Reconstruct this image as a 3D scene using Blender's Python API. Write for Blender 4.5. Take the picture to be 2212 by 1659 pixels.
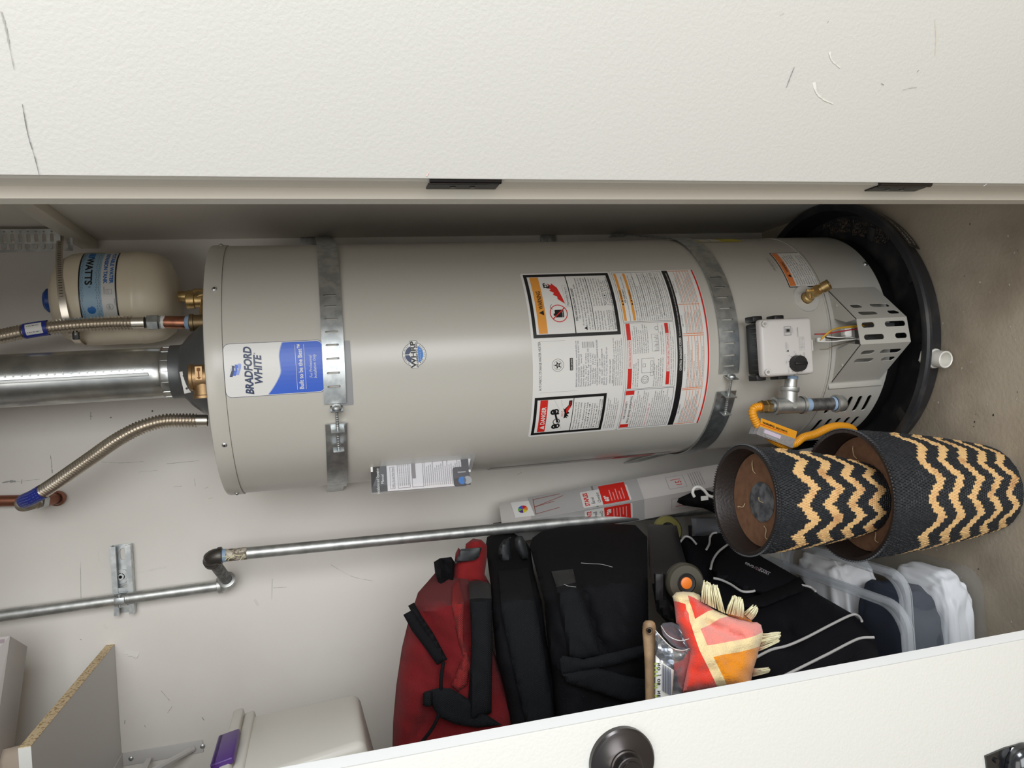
import bpy, bmesh, math, random
from math import sin, cos, pi, radians as rad, sqrt, atan2
from mathutils import Vector as V, Matrix, noise
random.seed(7)
SC = bpy.context.scene
for o in list(bpy.data.objects): bpy.data.objects.remove(o)

# ------------------------------------------------------------ camera
FPX, PIT, ROL, HEY = 1600.0, rad(14.7), rad(3.66), 1.30
FW = V((0, cos(PIT), -sin(PIT))); DN = V((0, -sin(PIT), -cos(PIT))); XW = V((1, 0, 0))
RT = DN*cos(ROL) - XW*sin(ROL); UP = DN*sin(ROL) + XW*cos(ROL)
EYE = V((0, 0, HEY))
cd = bpy.data.cameras.new('camera'); cam = bpy.data.objects.new('camera', cd)
SC.collection.objects.link(cam); SC.camera = cam
cd.sensor_width = 36; cd.lens = FPX/2212*36; cd.clip_start = .02
cam.matrix_world = Matrix(((RT.x, UP.x, -FW.x, 0), (RT.y, UP.y, -FW.y, 0), (RT.z, UP.z, -FW.z, HEY), (0, 0, 0, 1)))
# ------------------------------------------------------------ world and light
w = bpy.data.worlds.new('world'); SC.world = w; w.use_nodes = True
w.node_tree.nodes['Background'].inputs[0].default_value = (.86, .93, 1, 1)
w.node_tree.nodes['Background'].inputs[1].default_value = .42
def area(name, loc, to, sx, sy, power, col):
    l = bpy.data.lights.new(name, 'AREA'); l.shape = 'RECTANGLE'; l.size = sx; l.size_y = sy
    l.energy = power; l.color = col
    o = bpy.data.objects.new(name, l); SC.collection.objects.link(o); o.location = loc
    o.rotation_euler = (V(to)-V(loc)).to_track_quat('-Z', 'Y').to_euler(); return o
area('garage_door_daylight', (1.45, -3.3, 1.42), (-.15, 1.3, 1.0), 3.2, 2.7, 190, (.95, .98, 1))
area('side_fill_light', (3.2, -.5, 1.5), (-.4, .84, 1.0), 1.2, 1.2, 95, (.88, .94, 1))  # added fill lamp brightening the left door's free edge, no actual window
area('ceiling_bounce_light', (.1, -1.2, 2.75), (0, 1.2, .6), 2.4, 1.4, 30, (1, .96, .9))
SC.view_settings.view_transform = 'Standard'; SC.view_settings.look = 'None'
SC.view_settings.gamma = 1; SC.view_settings.use_curve_mapping = False
SC.view_settings.exposure = 0.0

# ------------------------------------------------------------ helpers: photograph pixel -> world
def ray(x, y): return FW + RT*((x-1106)/FPX) - UP*((y-829.5)/FPX)
def at(x, y, Y): d = ray(x, y); return EYE + d*(Y/d.y)
def atZ(x, y, Z): d = ray(x, y); return EYE + d*((Z-HEY)/d.z)
def atX(x, y, X): d = ray(x, y); return EYE + d*(X/d.x)

# ------------------------------------------------------------ materials
def lin(c):
    c /= 255.0
    return c/12.92 if c <= .04045 else ((c+.055)/1.055)**2.4
MATS = {}
def M(name, rgb, rough=.5, metal=0, n=None, bump=None, coat=0, sheen=0, trans=None, wave=None):
    """n=(scale, rgb2, lo, hi) noise tint; bump=(scale, strength)"""
    if name in MATS: return MATS[name]
    m = bpy.data.materials.new(name); m.use_nodes = True; nt = m.node_tree; N = nt.nodes; L = nt.links
    b = N['Principled BSDF']; c = tuple(lin(v) for v in rgb)+(1,)
    b.inputs['Base Color'].default_value = c; b.inputs['Roughness'].default_value = rough
    b.inputs['Metallic'].default_value = metal; b.inputs['Coat Weight'].default_value = coat
    b.inputs['Coat Roughness'].default_value = .22
    b.inputs['Sheen Weight'].default_value = sheen
    if rough >= .7: b.inputs['Specular IOR Level'].default_value = .15
    tc = N.new('ShaderNodeTexCoord')
    if n:
        t = N.new('ShaderNodeTexNoise'); t.inputs['Scale'].default_value = n[0]; t.inputs['Detail'].default_value = 6
        L.new(tc.outputs['Object'], t.inputs['Vector'])
        r = N.new('ShaderNodeMapRange'); r.inputs[1].default_value = n[2]; r.inputs[2].default_value = n[3]
        L.new(t.outputs['Fac'], r.inputs[0])
        x = N.new('ShaderNodeMix'); x.data_type = 'RGBA'
        x.inputs['A'].default_value = c; x.inputs['B'].default_value = tuple(lin(v) for v in n[1])+(1,)
        L.new(r.outputs[0], x.inputs['Factor']); L.new(x.outputs['Result'], b.inputs['Base Color'])
    if bump or wave:
        if wave:
            t = N.new('ShaderNodeTexWave'); t.inputs['Scale'].default_value = wave[0]; t.inputs['Distortion'].default_value = 1; st = wave[1]
            t.bands_direction = wave[2] if len(wave) > 2 else 'DIAGONAL'
        else:
            t = N.new('ShaderNodeTexNoise'); t.inputs['Scale'].default_value = bump[0]; t.inputs['Detail'].default_value = 3; st = bump[1]
        L.new(tc.outputs['Object'], t.inputs['Vector'])
        u = N.new('ShaderNodeBump'); u.inputs['Strength'].default_value = st; u.inputs['Distance'].default_value = .002
        L.new(t.outputs['Fac'], u.inputs['Height']); L.new(u.outputs['Normal'], b.inputs['Normal'])
    if trans is not None:
        tr = N.new('ShaderNodeBsdfTransparent'); tr.inputs[0].default_value = (.97, .98, .99, 1)
        mx = N.new('ShaderNodeMixShader'); mx.inputs[0].default_value = 1-trans
        L.new(tr.outputs[0], mx.inputs[1]); L.new(b.outputs[0], mx.inputs[2])
        L.new(mx.outputs[0], N['Material Output'].inputs[0])
    MATS[name] = m; return m
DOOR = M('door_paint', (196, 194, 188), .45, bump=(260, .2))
EDGE = M('door_edge_paint', (232, 232, 230), .35)
WALL = M('closet_wall', (232, 227, 220), .55, n=(3, (224, 219, 211), .4, .7), bump=(400, .05))
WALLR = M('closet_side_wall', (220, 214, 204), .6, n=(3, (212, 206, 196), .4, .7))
TRIM = M('jamb_paint', (214, 207, 194), .5, bump=(90, .06))
CONC = M('concrete', (182, 170, 152), .75, n=(5, (154, 142, 125), .42, .66), bump=(120, .35))
GREY = M('heater_enamel', (192, 188, 179), .32, coat=.25)
GREY2 = M('heater_enamel_cover', (184, 181, 173), .35, coat=.2)
ZINC = M('zinc_plate', (205, 208, 207), .42, 1, n=(60, (180, 184, 185), .4, .6))
GALV = M('galvanized', (205, 206, 203), .46, .9, n=(38, (176, 178, 176), .38, .62), bump=(60, .2))
DUCT = M('duct_steel', (208, 209, 206), .3, 1, n=(18, (178, 180, 180), .4, .62), bump=(7, .25))
STEEL = M('stainless', (218, 210, 198), .32, 1)
DARKST = M('dark_cast_iron', (88, 84, 80), .45, .8, bump=(300, .2))
HOODM = M('draft_hood_grey', (104, 106, 108), .42, .6)
COPPER = M('copper', (184, 128, 104), .34, 1, n=(70, (150, 100, 80), .4, .65))
COPPERD = M('dull_copper', (150, 98, 78), .45, .8)
BRASS = M('brass', (214, 184, 128), .42, 1, n=(60, (186, 156, 106), .4, .65))
BRONZE = M('bronze', (176, 146, 108), .5, 1, bump=(200, .1))
BLACK = M('black_plastic', (18, 18, 20), .45)
BLACKG = M('black_gloss', (16, 17, 20), .12, coat=.6)
OILB = M('oil_rubbed_bronze', (70, 66, 65), .28, .85)
PAN = M('pan_plastic', (40, 41, 45), .4, n=(14, (72, 70, 68), .52, .72), bump=(40, .2))
DUST = M('pan_dust', (120, 106, 92), .9, n=(90, (70, 62, 56), .4, .6))
HOLE = M('dark_interior', (12, 12, 13), .8)
WHITE = M('white_plastic', (228, 226, 222), .35)
VALVEG = M('valve_cover_plastic', (205, 200, 196), .4)
PVC = M('pvc', (232, 230, 222), .3)
CREAM = M('tank_enamel', (232, 220, 196), .33, coat=.2, n=(6, (224, 212, 187), .4, .7))
BLUE = M('blue_cap', (30, 74, 150), .35)
BLUEW = M('blue_wrap', (34, 48, 140), .4)
PW = M('print_white', (226, 224, 220), .35); PK = M('print_black', (26, 25, 26), .4); PR = M('print_red', (206, 42, 34), .4)
PO = M('print_orange', (226, 152, 62), .4); PO2 = M('print_orange_two', (222, 128, 66), .4); PB = M('print_blue', (58, 100, 205), .35); PN = M('print_navy', (44, 58, 92), .4)
PG = M('print_grey', (150, 150, 152), .4); PY = M('print_yellow', (214, 200, 50), .4); PS = M('print_sky', (150, 182, 205), .4); PBL = M('print_tank_blue', (24, 104, 178), .4)
PLB = M('print_light_blue', (140, 160, 225), .4); PSI = M('print_silver', (178, 186, 205), .3); PW2 = M('print_pale', (214, 212, 208), .35)
YEL = M('gas_yellow', (226, 152, 30), .4); TAG = M('silver_foil', (196, 194, 196), .25, .7, bump=(150, .3))
DOPE = M('blue_sealant', (142, 166, 192), .5)
CARD = M('box_card', (196, 190, 186), .6); CARDG = M('box_grey_print', (168, 166, 164), .55); CARDB = M('cardboard_inside', (150, 128, 108), .8)
MELA = M('melamine_white', (206, 203, 200), .4); CHIP = M('chipboard', (228, 206, 168), .9, n=(230, (170, 138, 98), .52, .62), bump=(220, .6)); MELE = M('melamine_edge', (244, 244, 240), .35)
RED = M('red_canvas', (112, 26, 30), .8, sheen=.05, wave=(260, .5)); REDL = M('red_canvas_bright', (150, 38, 38), .8, sheen=.05, wave=(240, .8)); REDT = M('red_fleece', (118, 28, 30), .9, sheen=.05)
BLK = M('black_nylon', (17, 17, 20), .8, sheen=.0, wave=(300, .4)); BLK2 = M('black_webbing', (24, 25, 28), .8, wave=(220, .5)); BLK3 = M('black_leatherette', (36, 38, 40), .55, bump=(150, .2))
DUF = M('duffel_nylon', (22, 22, 26), .7, bump=(400, .15)); PIPING = M('grey_piping', (196, 194, 192), .5)
RUBG = M('rubber_olive', (62, 60, 50), .35); ORA = M('orange_hub', (228, 122, 36), .4); YTR = M('amber_wheel', (128, 122, 70), .3)
TRED = M('terry_red', (222, 62, 44), 1, bump=(500, 1), sheen=.4); TPIN = M('terry_pink', (232, 136, 124), 1, bump=(500, 1), sheen=.4)
TCRE = M('terry_cream', (236, 212, 160), 1, bump=(500, 1), sheen=.4); TORA = M('terry_orange', (234, 144, 28), 1, bump=(500, 1), sheen=.4); FRI = M('fringe_cream', (232, 226, 190), .9)
WOOD = M('worn_wood', (172, 142, 108), .55, n=(25, (120, 96, 70), .45, .7))
STRAWB = M('black_straw', (38, 40, 44), .5); STRAWT = M('tan_straw', (222, 184, 128), .6, n=(30, (196, 150, 100), .5, .7)); RIMK = M('basket_liner', (42, 34, 31), .5, bump=(200, .4))
KRAFT = M('brown_board', (134, 100, 78), .75, n=(80, (120, 88, 68), .4, .7)); FELT = M('grey_felt', (118, 120, 124), .9, n=(60, (80, 82, 86), .4, .6), bump=(90, .6)); TWINE = M('twine', (205, 180, 145), .8)
CLEAR = M('clear_plastic', (236, 241, 247), .16, trans=.93); CLEARR = M('clear_plastic_rim', (236, 241, 247), .18, trans=.68); FROST = M('frosted_plastic', (232, 228, 218), .3, trans=.12); POLY = M('thin_polythene', (200, 200, 205), .12, trans=.94)
CLOTHW = M('white_cotton', (246, 247, 250), .9, bump=(30, .3)); CLOTHK = M('charcoal_cotton', (66, 72, 86), .9); CLOTHB = M('blue_cotton', (40, 90, 170), .9); PURP = M('purple_plastic', (86, 52, 128), .35); BEIGE = M('beige_fleece', (200, 184, 168), .9, bump=(60, .4))
SILV = M('silver_film', (176, 180, 186), .22, .75, bump=(25, .6)); GREEN = M('print_green', (160, 190, 60), .5)

# ------------------------------------------------------------ object helpers
def link(o, parent=None):
    SC.collection.objects.link(o)
    if parent: o.parent = parent
    return o
def tag(o, label=None, cat=None, group=None, kind=None):
    for k, v in (('label', label), ('category', cat), ('group', group), ('kind', kind)):
        if v: o[k] = v
    return o
def thing(name, loc, label, cat, group=None):
    o = bpy.data.objects.new(name, None); o.empty_display_size = .05; link(o); o.location = loc
    bpy.context.view_layer.update(); return tag(o, label, cat, group)
class MB:
    def __init__(s): s.v = []; s.f = []; s.m = []; s.mats = []
    def mi(s, m):
        if m not in s.mats: s.mats.append(m)
        return s.mats.index(m)
    def add(s, vs, fs, m, T=None):
        k = len(s.v); s.v += [tuple(T @ V(p)) if T else tuple(p) for p in vs]
        i = s.mi(m)
        for f in fs: s.f.append(tuple(a+k for a in f)); s.m.append(i)
        return s
    def bm(s, b, m, T=None):
        b.verts.index_update()
        s.add([v.co.copy() for v in b.verts], [[v.index for v in f.verts] for f in b.faces], m, T); b.free(); return s
    def box(s, c, size, m, T=None, bev=0, seg=2):
        b = bmesh.new(); bmesh.ops.create_cube(b, size=1)
        for v in b.verts: v.co = V((v.co.x*size[0], v.co.y*size[1], v.co.z*size[2]))
        if bev: bmesh.ops.bevel(b, geom=list(b.edges), offset=bev, segments=seg, affect='EDGES', profile=.5)
        for v in b.verts: v.co += V(c)
        return s.bm(b, m, T)
    def cyl(s, p0, p1, r0, m, r1=None, n=24, cap=True):
        p0, p1 = V(p0), V(p1); r1 = r0 if r1 is None else r1
        return s.lathe(p0, p1-p0, ([(0, 0)] if cap else []) + [(r0, 0), (r1, (p1-p0).length)] + ([(0, (p1-p0).length)] if cap else []), m, n)
    def lathe(s, o, ax, prof, m, n=32, ph0=0, ref=None):
        ax = V(ax).normalized(); a = ax.orthogonal().normalized() if ref is None else V(ref).normalized(); b = ax.cross(a); vs = []; fs = []
        for r, h in prof:
            for i in range(n):
                t = 2*pi*i/n+ph0; vs.append(V(o)+ax*h+(a*cos(t)+b*sin(t))*max(r, 1e-5))
        for j in range(len(prof)-1):
            for i in range(n):
                fs.append((j*n+i, j*n+(i+1) % n, (j+1)*n+(i+1) % n, (j+1)*n+i))
        return s.add(vs, fs, m)
    def tube(s, pts, r, m, n=12, cap=True):
        pts = [V(p) for p in pts]; vs = []; fs = []; N = len(pts)
        t0 = (pts[1]-pts[0]).normalized(); u = t0.orthogonal().normalized()
        for i, p in enumerate(pts):
            t = (pts[min(i+1, N-1)]-pts[max(i-1, 0)]).normalized(); u = (u-t*u.dot(t)).normalized(); q = t.cross(u)
            rr = r(i) if callable(r) else r
            for k in range(n): a = 2*pi*k/n; vs.append(p+(u*cos(a)+q*sin(a))*rr)
        for i in range(N-1):
            for k in range(n): fs.append((i*n+k, i*n+(k+1) % n, (i+1)*n+(k+1) % n, (i+1)*n+k))
        if cap: fs.append(tuple(range(n))[::-1]); fs.append(tuple((N-1)*n+k for k in range(n)))
        return s.add(vs, fs, m)
    def build(s, name, parent=None, smooth=40, **kw):
        me = bpy.data.meshes.new(name)
        org = parent.matrix_world.translation.copy() if parent else V((0, 0, 0))
        me.from_pydata([tuple(V(p)-org) for p in s.v], [], s.f)
        for m in s.mats: me.materials.append(m)
        me.polygons.foreach_set('material_index', s.m)
        b = bmesh.new(); b.from_mesh(me); bmesh.ops.remove_doubles(b, verts=b.verts, dist=2e-5)
        if kw.pop('fixn', True): bmesh.ops.recalc_face_normals(b, faces=b.faces)
        b.to_mesh(me); b.free()
        if smooth:
            me.shade_smooth(); me.set_sharp_from_angle(angle=rad(smooth))
        o = bpy.data.objects.new(name, me)
        if parent:
            SC.collection.objects.link(o); o.parent = parent
            if parent.parent:  # sub-part: parent origins are all unrotated
                pass
        else: link(o)
        bpy.context.view_layer.update()
        return tag(o, kw.get('label'), kw.get('cat'), kw.get('group'), kw.get('kind'))
def top(mb, name, label, cat, group=None, smooth=40):
    """a thing that is one mesh; origin moved to its base centre"""
    xs = [p[0] for p in mb.v]; ys = [p[1] for p in mb.v]; zs = [p[2] for p in mb.v]
    c = V(((min(xs)+max(xs))/2, (min(ys)+max(ys))/2, min(zs)))
    mb.v = [tuple(V(p)-c) for p in mb.v]; o = mb.build(name, None, smooth, label=label, cat=cat, group=group); o.location = c
    bpy.context.view_layer.update(); return o
def spline(pts, step):
    """Catmull-Rom through pts, resampled"""
    P = [V(p) for p in pts]; P = [P[0]*2-P[1]]+P+[P[-1]*2-P[-2]]; d = []
    for i in range(1, len(P)-2):
        for k in range(24):
            t = k/24; a, b, c, e = P[i-1], P[i], P[i+1], P[i+2]
            d.append(.5*((2*b)+(c-a)*t+(2*a-5*b+4*c-e)*t*t+(3*b-a-3*c+e)*t**3))
    d.append(P[-2]); L = [0]
    for i in range(1, len(d)): L.append(L[-1]+(d[i]-d[i-1]).length)
    n = max(2, int(L[-1]/step)); out = []; j = 0
    for k in range(n+1):
        s_ = L[-1]*k/n
        while j < len(L)-2 and L[j+1] < s_: j += 1
        f = (s_-L[j])/max(1e-9, L[j+1]-L[j]); out.append(d[j].lerp(d[j+1], min(1, f)))
    return out
def corrugated(mb, pts, r, pitch, m, n=14, amp=.13):
    p = spline(pts, pitch/6); mb.tube(p, lambda i: r*(1-amp+amp*cos(2*pi*i/6)), m, n); return p
TXT = {}
def text2d(s, bold=0):
    if (s, bold) in TXT: return TXT[(s, bold)]
    cu = bpy.data.curves.new('t', 'FONT'); cu.body = s; cu.resolution_u = 3 if bold else 1; cu.size = 1; cu.offset = min(bold*1.5, .036)
    o = bpy.data.objects.new('t', cu); SC.collection.objects.link(o); bpy.context.view_layer.update()
    me = o.evaluated_get(bpy.context.evaluated_depsgraph_get()).to_mesh()
    vs = [(v.co.x, v.co.y) for v in me.vertices]; fs = [tuple(p.vertices) for p in me.polygons]
    w = max([v[0] for v in vs], default=0); bpy.data.objects.remove(o); bpy.data.curves.remove(cu)
    TXT[(s, bold)] = (vs, fs, w); return TXT[(s, bold)]
class Flat:
    """flat print laid on a surface given by fn(u, v, height)"""
    def __init__(s, mb, fn, step=.008, eps=.00022): s.mb = mb; s.fn = fn; s.step = step; s.eps = eps
    def _emit(s, b, m, h):
        us = [v.co.x for v in b.verts]
        if s.step:
            k = math.floor(min(us)/s.step)+1
            while k*s.step < max(us):
                bmesh.ops.bisect_plane(b, geom=list(b.verts)+list(b.edges)+list(b.faces), plane_co=(k*s.step, 0, 0), plane_no=(1, 0, 0)); k += 1
        for v in b.verts: v.co = s.fn(v.co.x, v.co.y, h)
        s.mb.bm(b, m)
    def poly(s, pts, m, lay=1, holes=()):
        from mathutils.geometry import tessellate_polygon as tp
        L = [[V((p[0], p[1], 0)) for p in pts]]+[[V((p[0], p[1], 0)) for p in h] for h in holes]
        allv = [p for l in L for p in l]; b = bmesh.new(); vs = [b.verts.new(p) for p in allv]
        for t in tp(L):
            try: b.faces.new([vs[i] for i in t])
            except ValueError: pass
        s._emit(b, m, lay*s.eps)
    def rect(s, u0, v0, u1, v1, m, lay=1): s.poly([(u0, v0), (u1, v0), (u1, v1), (u0, v1)], m, lay)
    def frame(s, u0, v0, u1, v1, t, m, lay=1):
        s.rect(u0, v0, u1, v0+t, m, lay); s.rect(u0, v1-t, u1, v1, m, lay); s.rect(u0, v0+t, u0+t, v1-t, m, lay); s.rect(u1-t, v0+t, u1, v1-t, m, lay)
    def rrect(s, u0, v0, u1, v1, r, m, lay=1):
        p = []
        for cx, cy, a0 in ((u1-r, v1-r, 0), (u0+r, v1-r, 90), (u0+r, v0+r, 180), (u1-r, v0+r, 270)):
            for k in range(6): a = rad(a0+18*k); p.append((cx+r*cos(a), cy+r*sin(a)))
        s.poly(p, m, lay)
    def disc(s, u, v, r, m, lay=1, n=24, r0=0):
        c = [(u+r*cos(2*pi*k/n), v+r*sin(2*pi*k/n)) for k in range(n)]
        s.poly(c, m, lay, [[(u+r0*cos(2*pi*k/n), v+r0*sin(2*pi*k/n)) for k in range(n)]] if r0 else ())
    def text(s, t, u, v, size, m, lay=2, al='l', width=None, rot=0, shear=0, bold=0):
        vs, fs, w = text2d(t, bold)
        if not fs: return
        sx = size if width is None else width/w
        off = {'l': 0, 'c': -w*sx/2, 'r': -w*sx}[al]; c, q = cos(rot), sin(rot)
        out = []
        for a, b in vs:
            a, b = a*sx+off+b*size*shear, b*size; out.append(s.fn(u+a*c-b*q, v+a*q+b*c, lay*s.eps))
        s.mb.add(out, fs, m)
def plane(o, ux, vx):
    o, ux, vx = V(o), V(ux).normalized(), V(vx).normalized(); n = ux.cross(vx).normalized()
    return lambda u, v, h: o+ux*u+vx*v+n*h
def plate(outer, holes, fn, th, m, step=.008, mb=None):
    """sheet with real holes: front, back and rims, bent by fn"""
    mb = mb or MB(); from mathutils.geometry import tessellate_polygon as tp
    L = [[V((p[0], p[1], 0)) for p in outer]]+[[V((p[0], p[1], 0)) for p in h] for h in holes]
    b = bmesh.new(); vs = [b.verts.new(p) for l in L for p in l]
    for t in tp(L):
        try: b.faces.new([vs[i] for i in t])
        except ValueError: pass
    us = [v.co.x for v in b.verts]
    if step:
        k = math.floor(min(us)/step)+1
        while k*step < max(us):
            bmesh.ops.bisect_plane(b, geom=list(b.verts)+list(b.edges)+list(b.faces), plane_co=(k*step, 0, 0), plane_no=(1, 0, 0)); k += 1
    b.verts.index_update(); n = len(b.verts)
    P = [v.co.copy() for v in b.verts]; F = [[v.index for v in f.verts] for f in b.faces]; E = [tuple(v.index for v in e.verts) for e in b.edges if len(e.link_faces) == 1]
    b.free()
    mb.add([fn(p.x, p.y, 0) for p in P]+[fn(p.x, p.y, -th) for p in P], F+[[i+n for i in f[::-1]] for f in F]+[(a, c, c+n, a+n) for a, c in E], m)
    return mb
def slot(u, v, w, h, k=5):
    """rounded slot polygon, w along u, h along v"""
    r = min(w, h)/2; p = []
    for cx, cy, a0 in ((u+w/2-r, v+h/2-r, 0), (u-w/2+r, v+h/2-r, 90), (u-w/2+r, v-h/2+r, 180), (u+w/2-r, v-h/2+r, 270)):
        for j in range(k): a = rad(a0+90*j/(k-1)); q = (cx+r*cos(a), cy+r*sin(a)); (p.append(q) if not p or abs(p[-1][0]-q[0])+abs(p[-1][1]-q[1]) > 1e-6 else None)
    if abs(p[0][0]-p[-1][0])+abs(p[0][1]-p[-1][1]) < 1e-6: p.pop()
    return p
def relief(regs, Y, back, bulge=.02, wpx=40, step=16, amp=0, sc=.02, seed=0, folds=(), ed=True):
    """soft body from outline seen in the photograph at its own depth: regs=[(pixel polygon, material)], Y depth (value or function), back: rear depth (abs value) or thickness string '+t'"""
    b = bmesh.new(); b.faces.ensure_lookup_table(); mats = []
    for pts, m in regs:
        if m not in mats: mats.append(m)
        vs = [b.verts.new((p[0], p[1], 0)) for p in pts]; f = b.faces.new(vs); f.material_index = mats.index(m)
    bmesh.ops.remove_doubles(b, verts=b.verts, dist=.5)
    for ax in (0, 1):
        c = [v.co[ax] for v in b.verts]; k = math.floor(min(c)/step)+1
        while k*step < max(c):
            no = [0, 0, 0]; no[ax] = 1; co = [0, 0, 0]; co[ax] = k*step+.37
            bmesh.ops.bisect_plane(b, geom=list(b.verts)+list(b.edges)+list(b.faces), plane_co=co, plane_no=no); k += 1
    bmesh.ops.triangulate(b, faces=b.faces); b.verts.index_update(); b.faces.ensure_lookup_table()
    bd = [(e.verts[0].co.xy.copy(), e.verts[1].co.xy.copy()) for e in b.edges if len(e.link_faces) == 1]
    def dist(p):
        best = 1e9
        for a, c in bd:
            ab = c-a; t = max(0, min(1, (p-a).dot(ab)/max(1e-9, ab.length_squared))); best = min(best, (a+ab*t-p).length_squared)
        return sqrt(best)
    fr = []; bk = []; cen = V((0, 0))
    for v in b.verts: cen = cen+v.co.xy
    cen = cen/len(b.verts)
    for v in b.verts:
        p = v.co.xy; d = dist(p); g = sqrt(max(0, 1-(1-min(1, d/wpx))**2))
        y0 = Y(p.x, p.y) if callable(Y) else Y
        nz = amp*noise.noise(V((p.x*sc, p.y*sc, seed)))*g+amp*.5*noise.noise(V((p.x*sc*2.7, p.y*sc*2.7, seed+9)))*g
        fo = 0
        for (ax, ay, bx, by, wd, dp) in folds:
            a = V((ax, ay)); ab = V((bx, by))-a; t = (p-a).dot(ab)/ab.length_squared; tt = max(0, min(1, t)); q = (a+ab*tt-p).length
            fo += dp*math.exp(-(q/wd)**2)*g
        P = at(p.x, p.y, y0-bulge*g+nz+fo); fr.append(P)
        yb = max(back if not isinstance(back, str) else y0+float(back), P.y+.002)
        k_ = y0/yb*.98; bk.append(at(cen.x+(p.x-cen.x)*k_, cen.y+(p.y-cen.y)*k_, yb))
    n = len(fr); mb = MB(); E = [tuple(v.index for v in e.verts) for e in b.edges if len(e.link_faces) == 1]
    F = [([v.index for v in f.verts], f.material_index) for f in b.faces]; b.free()
    k0 = len(mb.v); mb.v += [tuple(p) for p in fr+bk]
    for f, mi in F:
        i = mb.mi(mats[mi]); mb.f.append(tuple(a+k0 for a in f)); mb.m.append(i); mb.f.append(tuple(a+n+k0 for a in f[::-1])); mb.m.append(i)
    for a, c in E: mb.f.append((a, c, c+n, a+n)); mb.m.append(0)
    return mb
def pxtube(mb, pts, Y, r, m, n=8, step=.006):
    P = [at(p[0], p[1], (Y(p[0], p[1]) if callable(Y) else Y) if len(p) < 3 else p[2]) for p in pts]
    mb.tube(spline(P, step), r, m, n); return mb

# ============================================================ SETTING
def struct(mb, name, smooth=0, parent=None): return mb.build(name, parent, smooth, kind='structure')
floor = struct(MB().box((0, -.5, -.05), (7, 5, .1), CONC), 'floor')
wback = struct(MB().box((-.45, 1.955, 1.25), (1.8, .05, 2.5), WALL), 'wall_back')
wright = struct(MB().box((.425, 1.39, 1.25), (.05, 1.08, 2.5), WALLR), 'wall_right')
struct(MB().box((-1.325, 1.41, 1.25), (.05, 1.08, 2.5), WALL), 'wall_left')
struct(MB().box((-.45, 1.43, 2.525), (1.8, 1.1, .05), WALL), 'ceiling')
struct(MB().box((1.63, .88, 1.25), (2.74, .085, 2.5), WALL).box((-2.15, .88, 1.25), (2.1, .085, 2.5), WALL).box((-.42, .88, 2.3), (1.36, .085, .4), WALL), 'wall_front')
b = MB(); prof = [(.236, .835), (.236, .8645), (.2235, .8645), (.2235, .888), (.262, .888), (.262, .835)]
n = len(prof); b.add([(x, y, z) for z in (0, 2.1) for x, y in prof], [(i, (i+1) % n, (i+1) % n+n, i+n) for i in range(n)]+[tuple(range(n))[::-1], tuple(range(n, 2*n))], TRIM)
jamb = struct(b, 'trim_1')
b = MB(); b.add([(x if x > .25 or True else x, y, z) for z in (0, 2.1) for x, y in [(-1.052, .835), (-1.09, .835), (-1.09, .888), (-1.0395, .888), (-1.0395, .8645), (-1.052, .8645)]], [(i, (i+1) % n, (i+1) % n+n, i+n) for i in range(n)]+[tuple(range(n))[::-1], tuple(range(n, 2*n))], TRIM)
struct(b, 'trim_2')
for z0, z1 in ((1.079, 1.163), (.471, .555)):
    b = MB().box((.2352, .851, (z0+z1)/2), (.002, .021, z1-z0), BLACK, bev=.0006, seg=1)
    for k in (.36, .64): b.cyl((.2343, .852, z0+(z1-z0)*k), (.2335, .852, z0+(z1-z0)*k), .0035, OILB, n=12)
    b.cyl((.2375, .8335, z0), (.2375, .8335, z1), .0045, OILB, n=12)
    b.build('hinge_leaf', jamb, 30, label='dark bronze hinge leaf')
# right door, folded back about 160 degrees
A = rad(160); piv = V((.2385, .8335, 0))
def rd(x, y, z):   # closed-door coordinates -> open
    x, y = x-.2385, y-.8335; return V((x*cos(A)-y*sin(A), x*sin(A)+y*cos(A), z))+piv
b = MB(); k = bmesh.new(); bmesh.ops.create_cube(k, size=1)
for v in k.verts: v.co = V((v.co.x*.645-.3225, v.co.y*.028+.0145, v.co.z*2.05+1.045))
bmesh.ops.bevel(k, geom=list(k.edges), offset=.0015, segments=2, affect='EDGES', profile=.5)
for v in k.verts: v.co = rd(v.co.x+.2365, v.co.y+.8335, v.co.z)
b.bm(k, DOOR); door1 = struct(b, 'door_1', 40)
SCF = M('scuff_grey', (158, 156, 152), .6); SCD = M('scuff_dark', (110, 108, 106), .6); SCP = M('scuff_pale', (222, 218, 210), .6)
def scratch(mb, plan, pts, wd, m, n=10):
    P = [plan(*p) for p in pts]; P = spline(P, max(.003, (P[0]-P[-1]).length/n)) if len(P) > 2 else [P[0].lerp(P[1], k/6) for k in range(7)]
    for i in range(len(P)-1):
        a, c = P[i], P[i+1]; d = (c-a).normalized(); ww = wd*(.35+.65*random.random()); s_ = d.cross((EYE-a).normalized())*ww
        mb.add([a-s_, a+s_, c+s_*.8, c-s_*.8], [(0, 1, 2, 3)], m)
pn = rd(0, .865, 1)-rd(0, .864, 1); pn.normalize(); p0 = rd(.1, .8626, 1)+pn*.0006
def dplane(x, y): d = ray(x, y); return EYE+d*((p0-EYE).dot(pn)/d.dot(pn))
b = MB()
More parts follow.
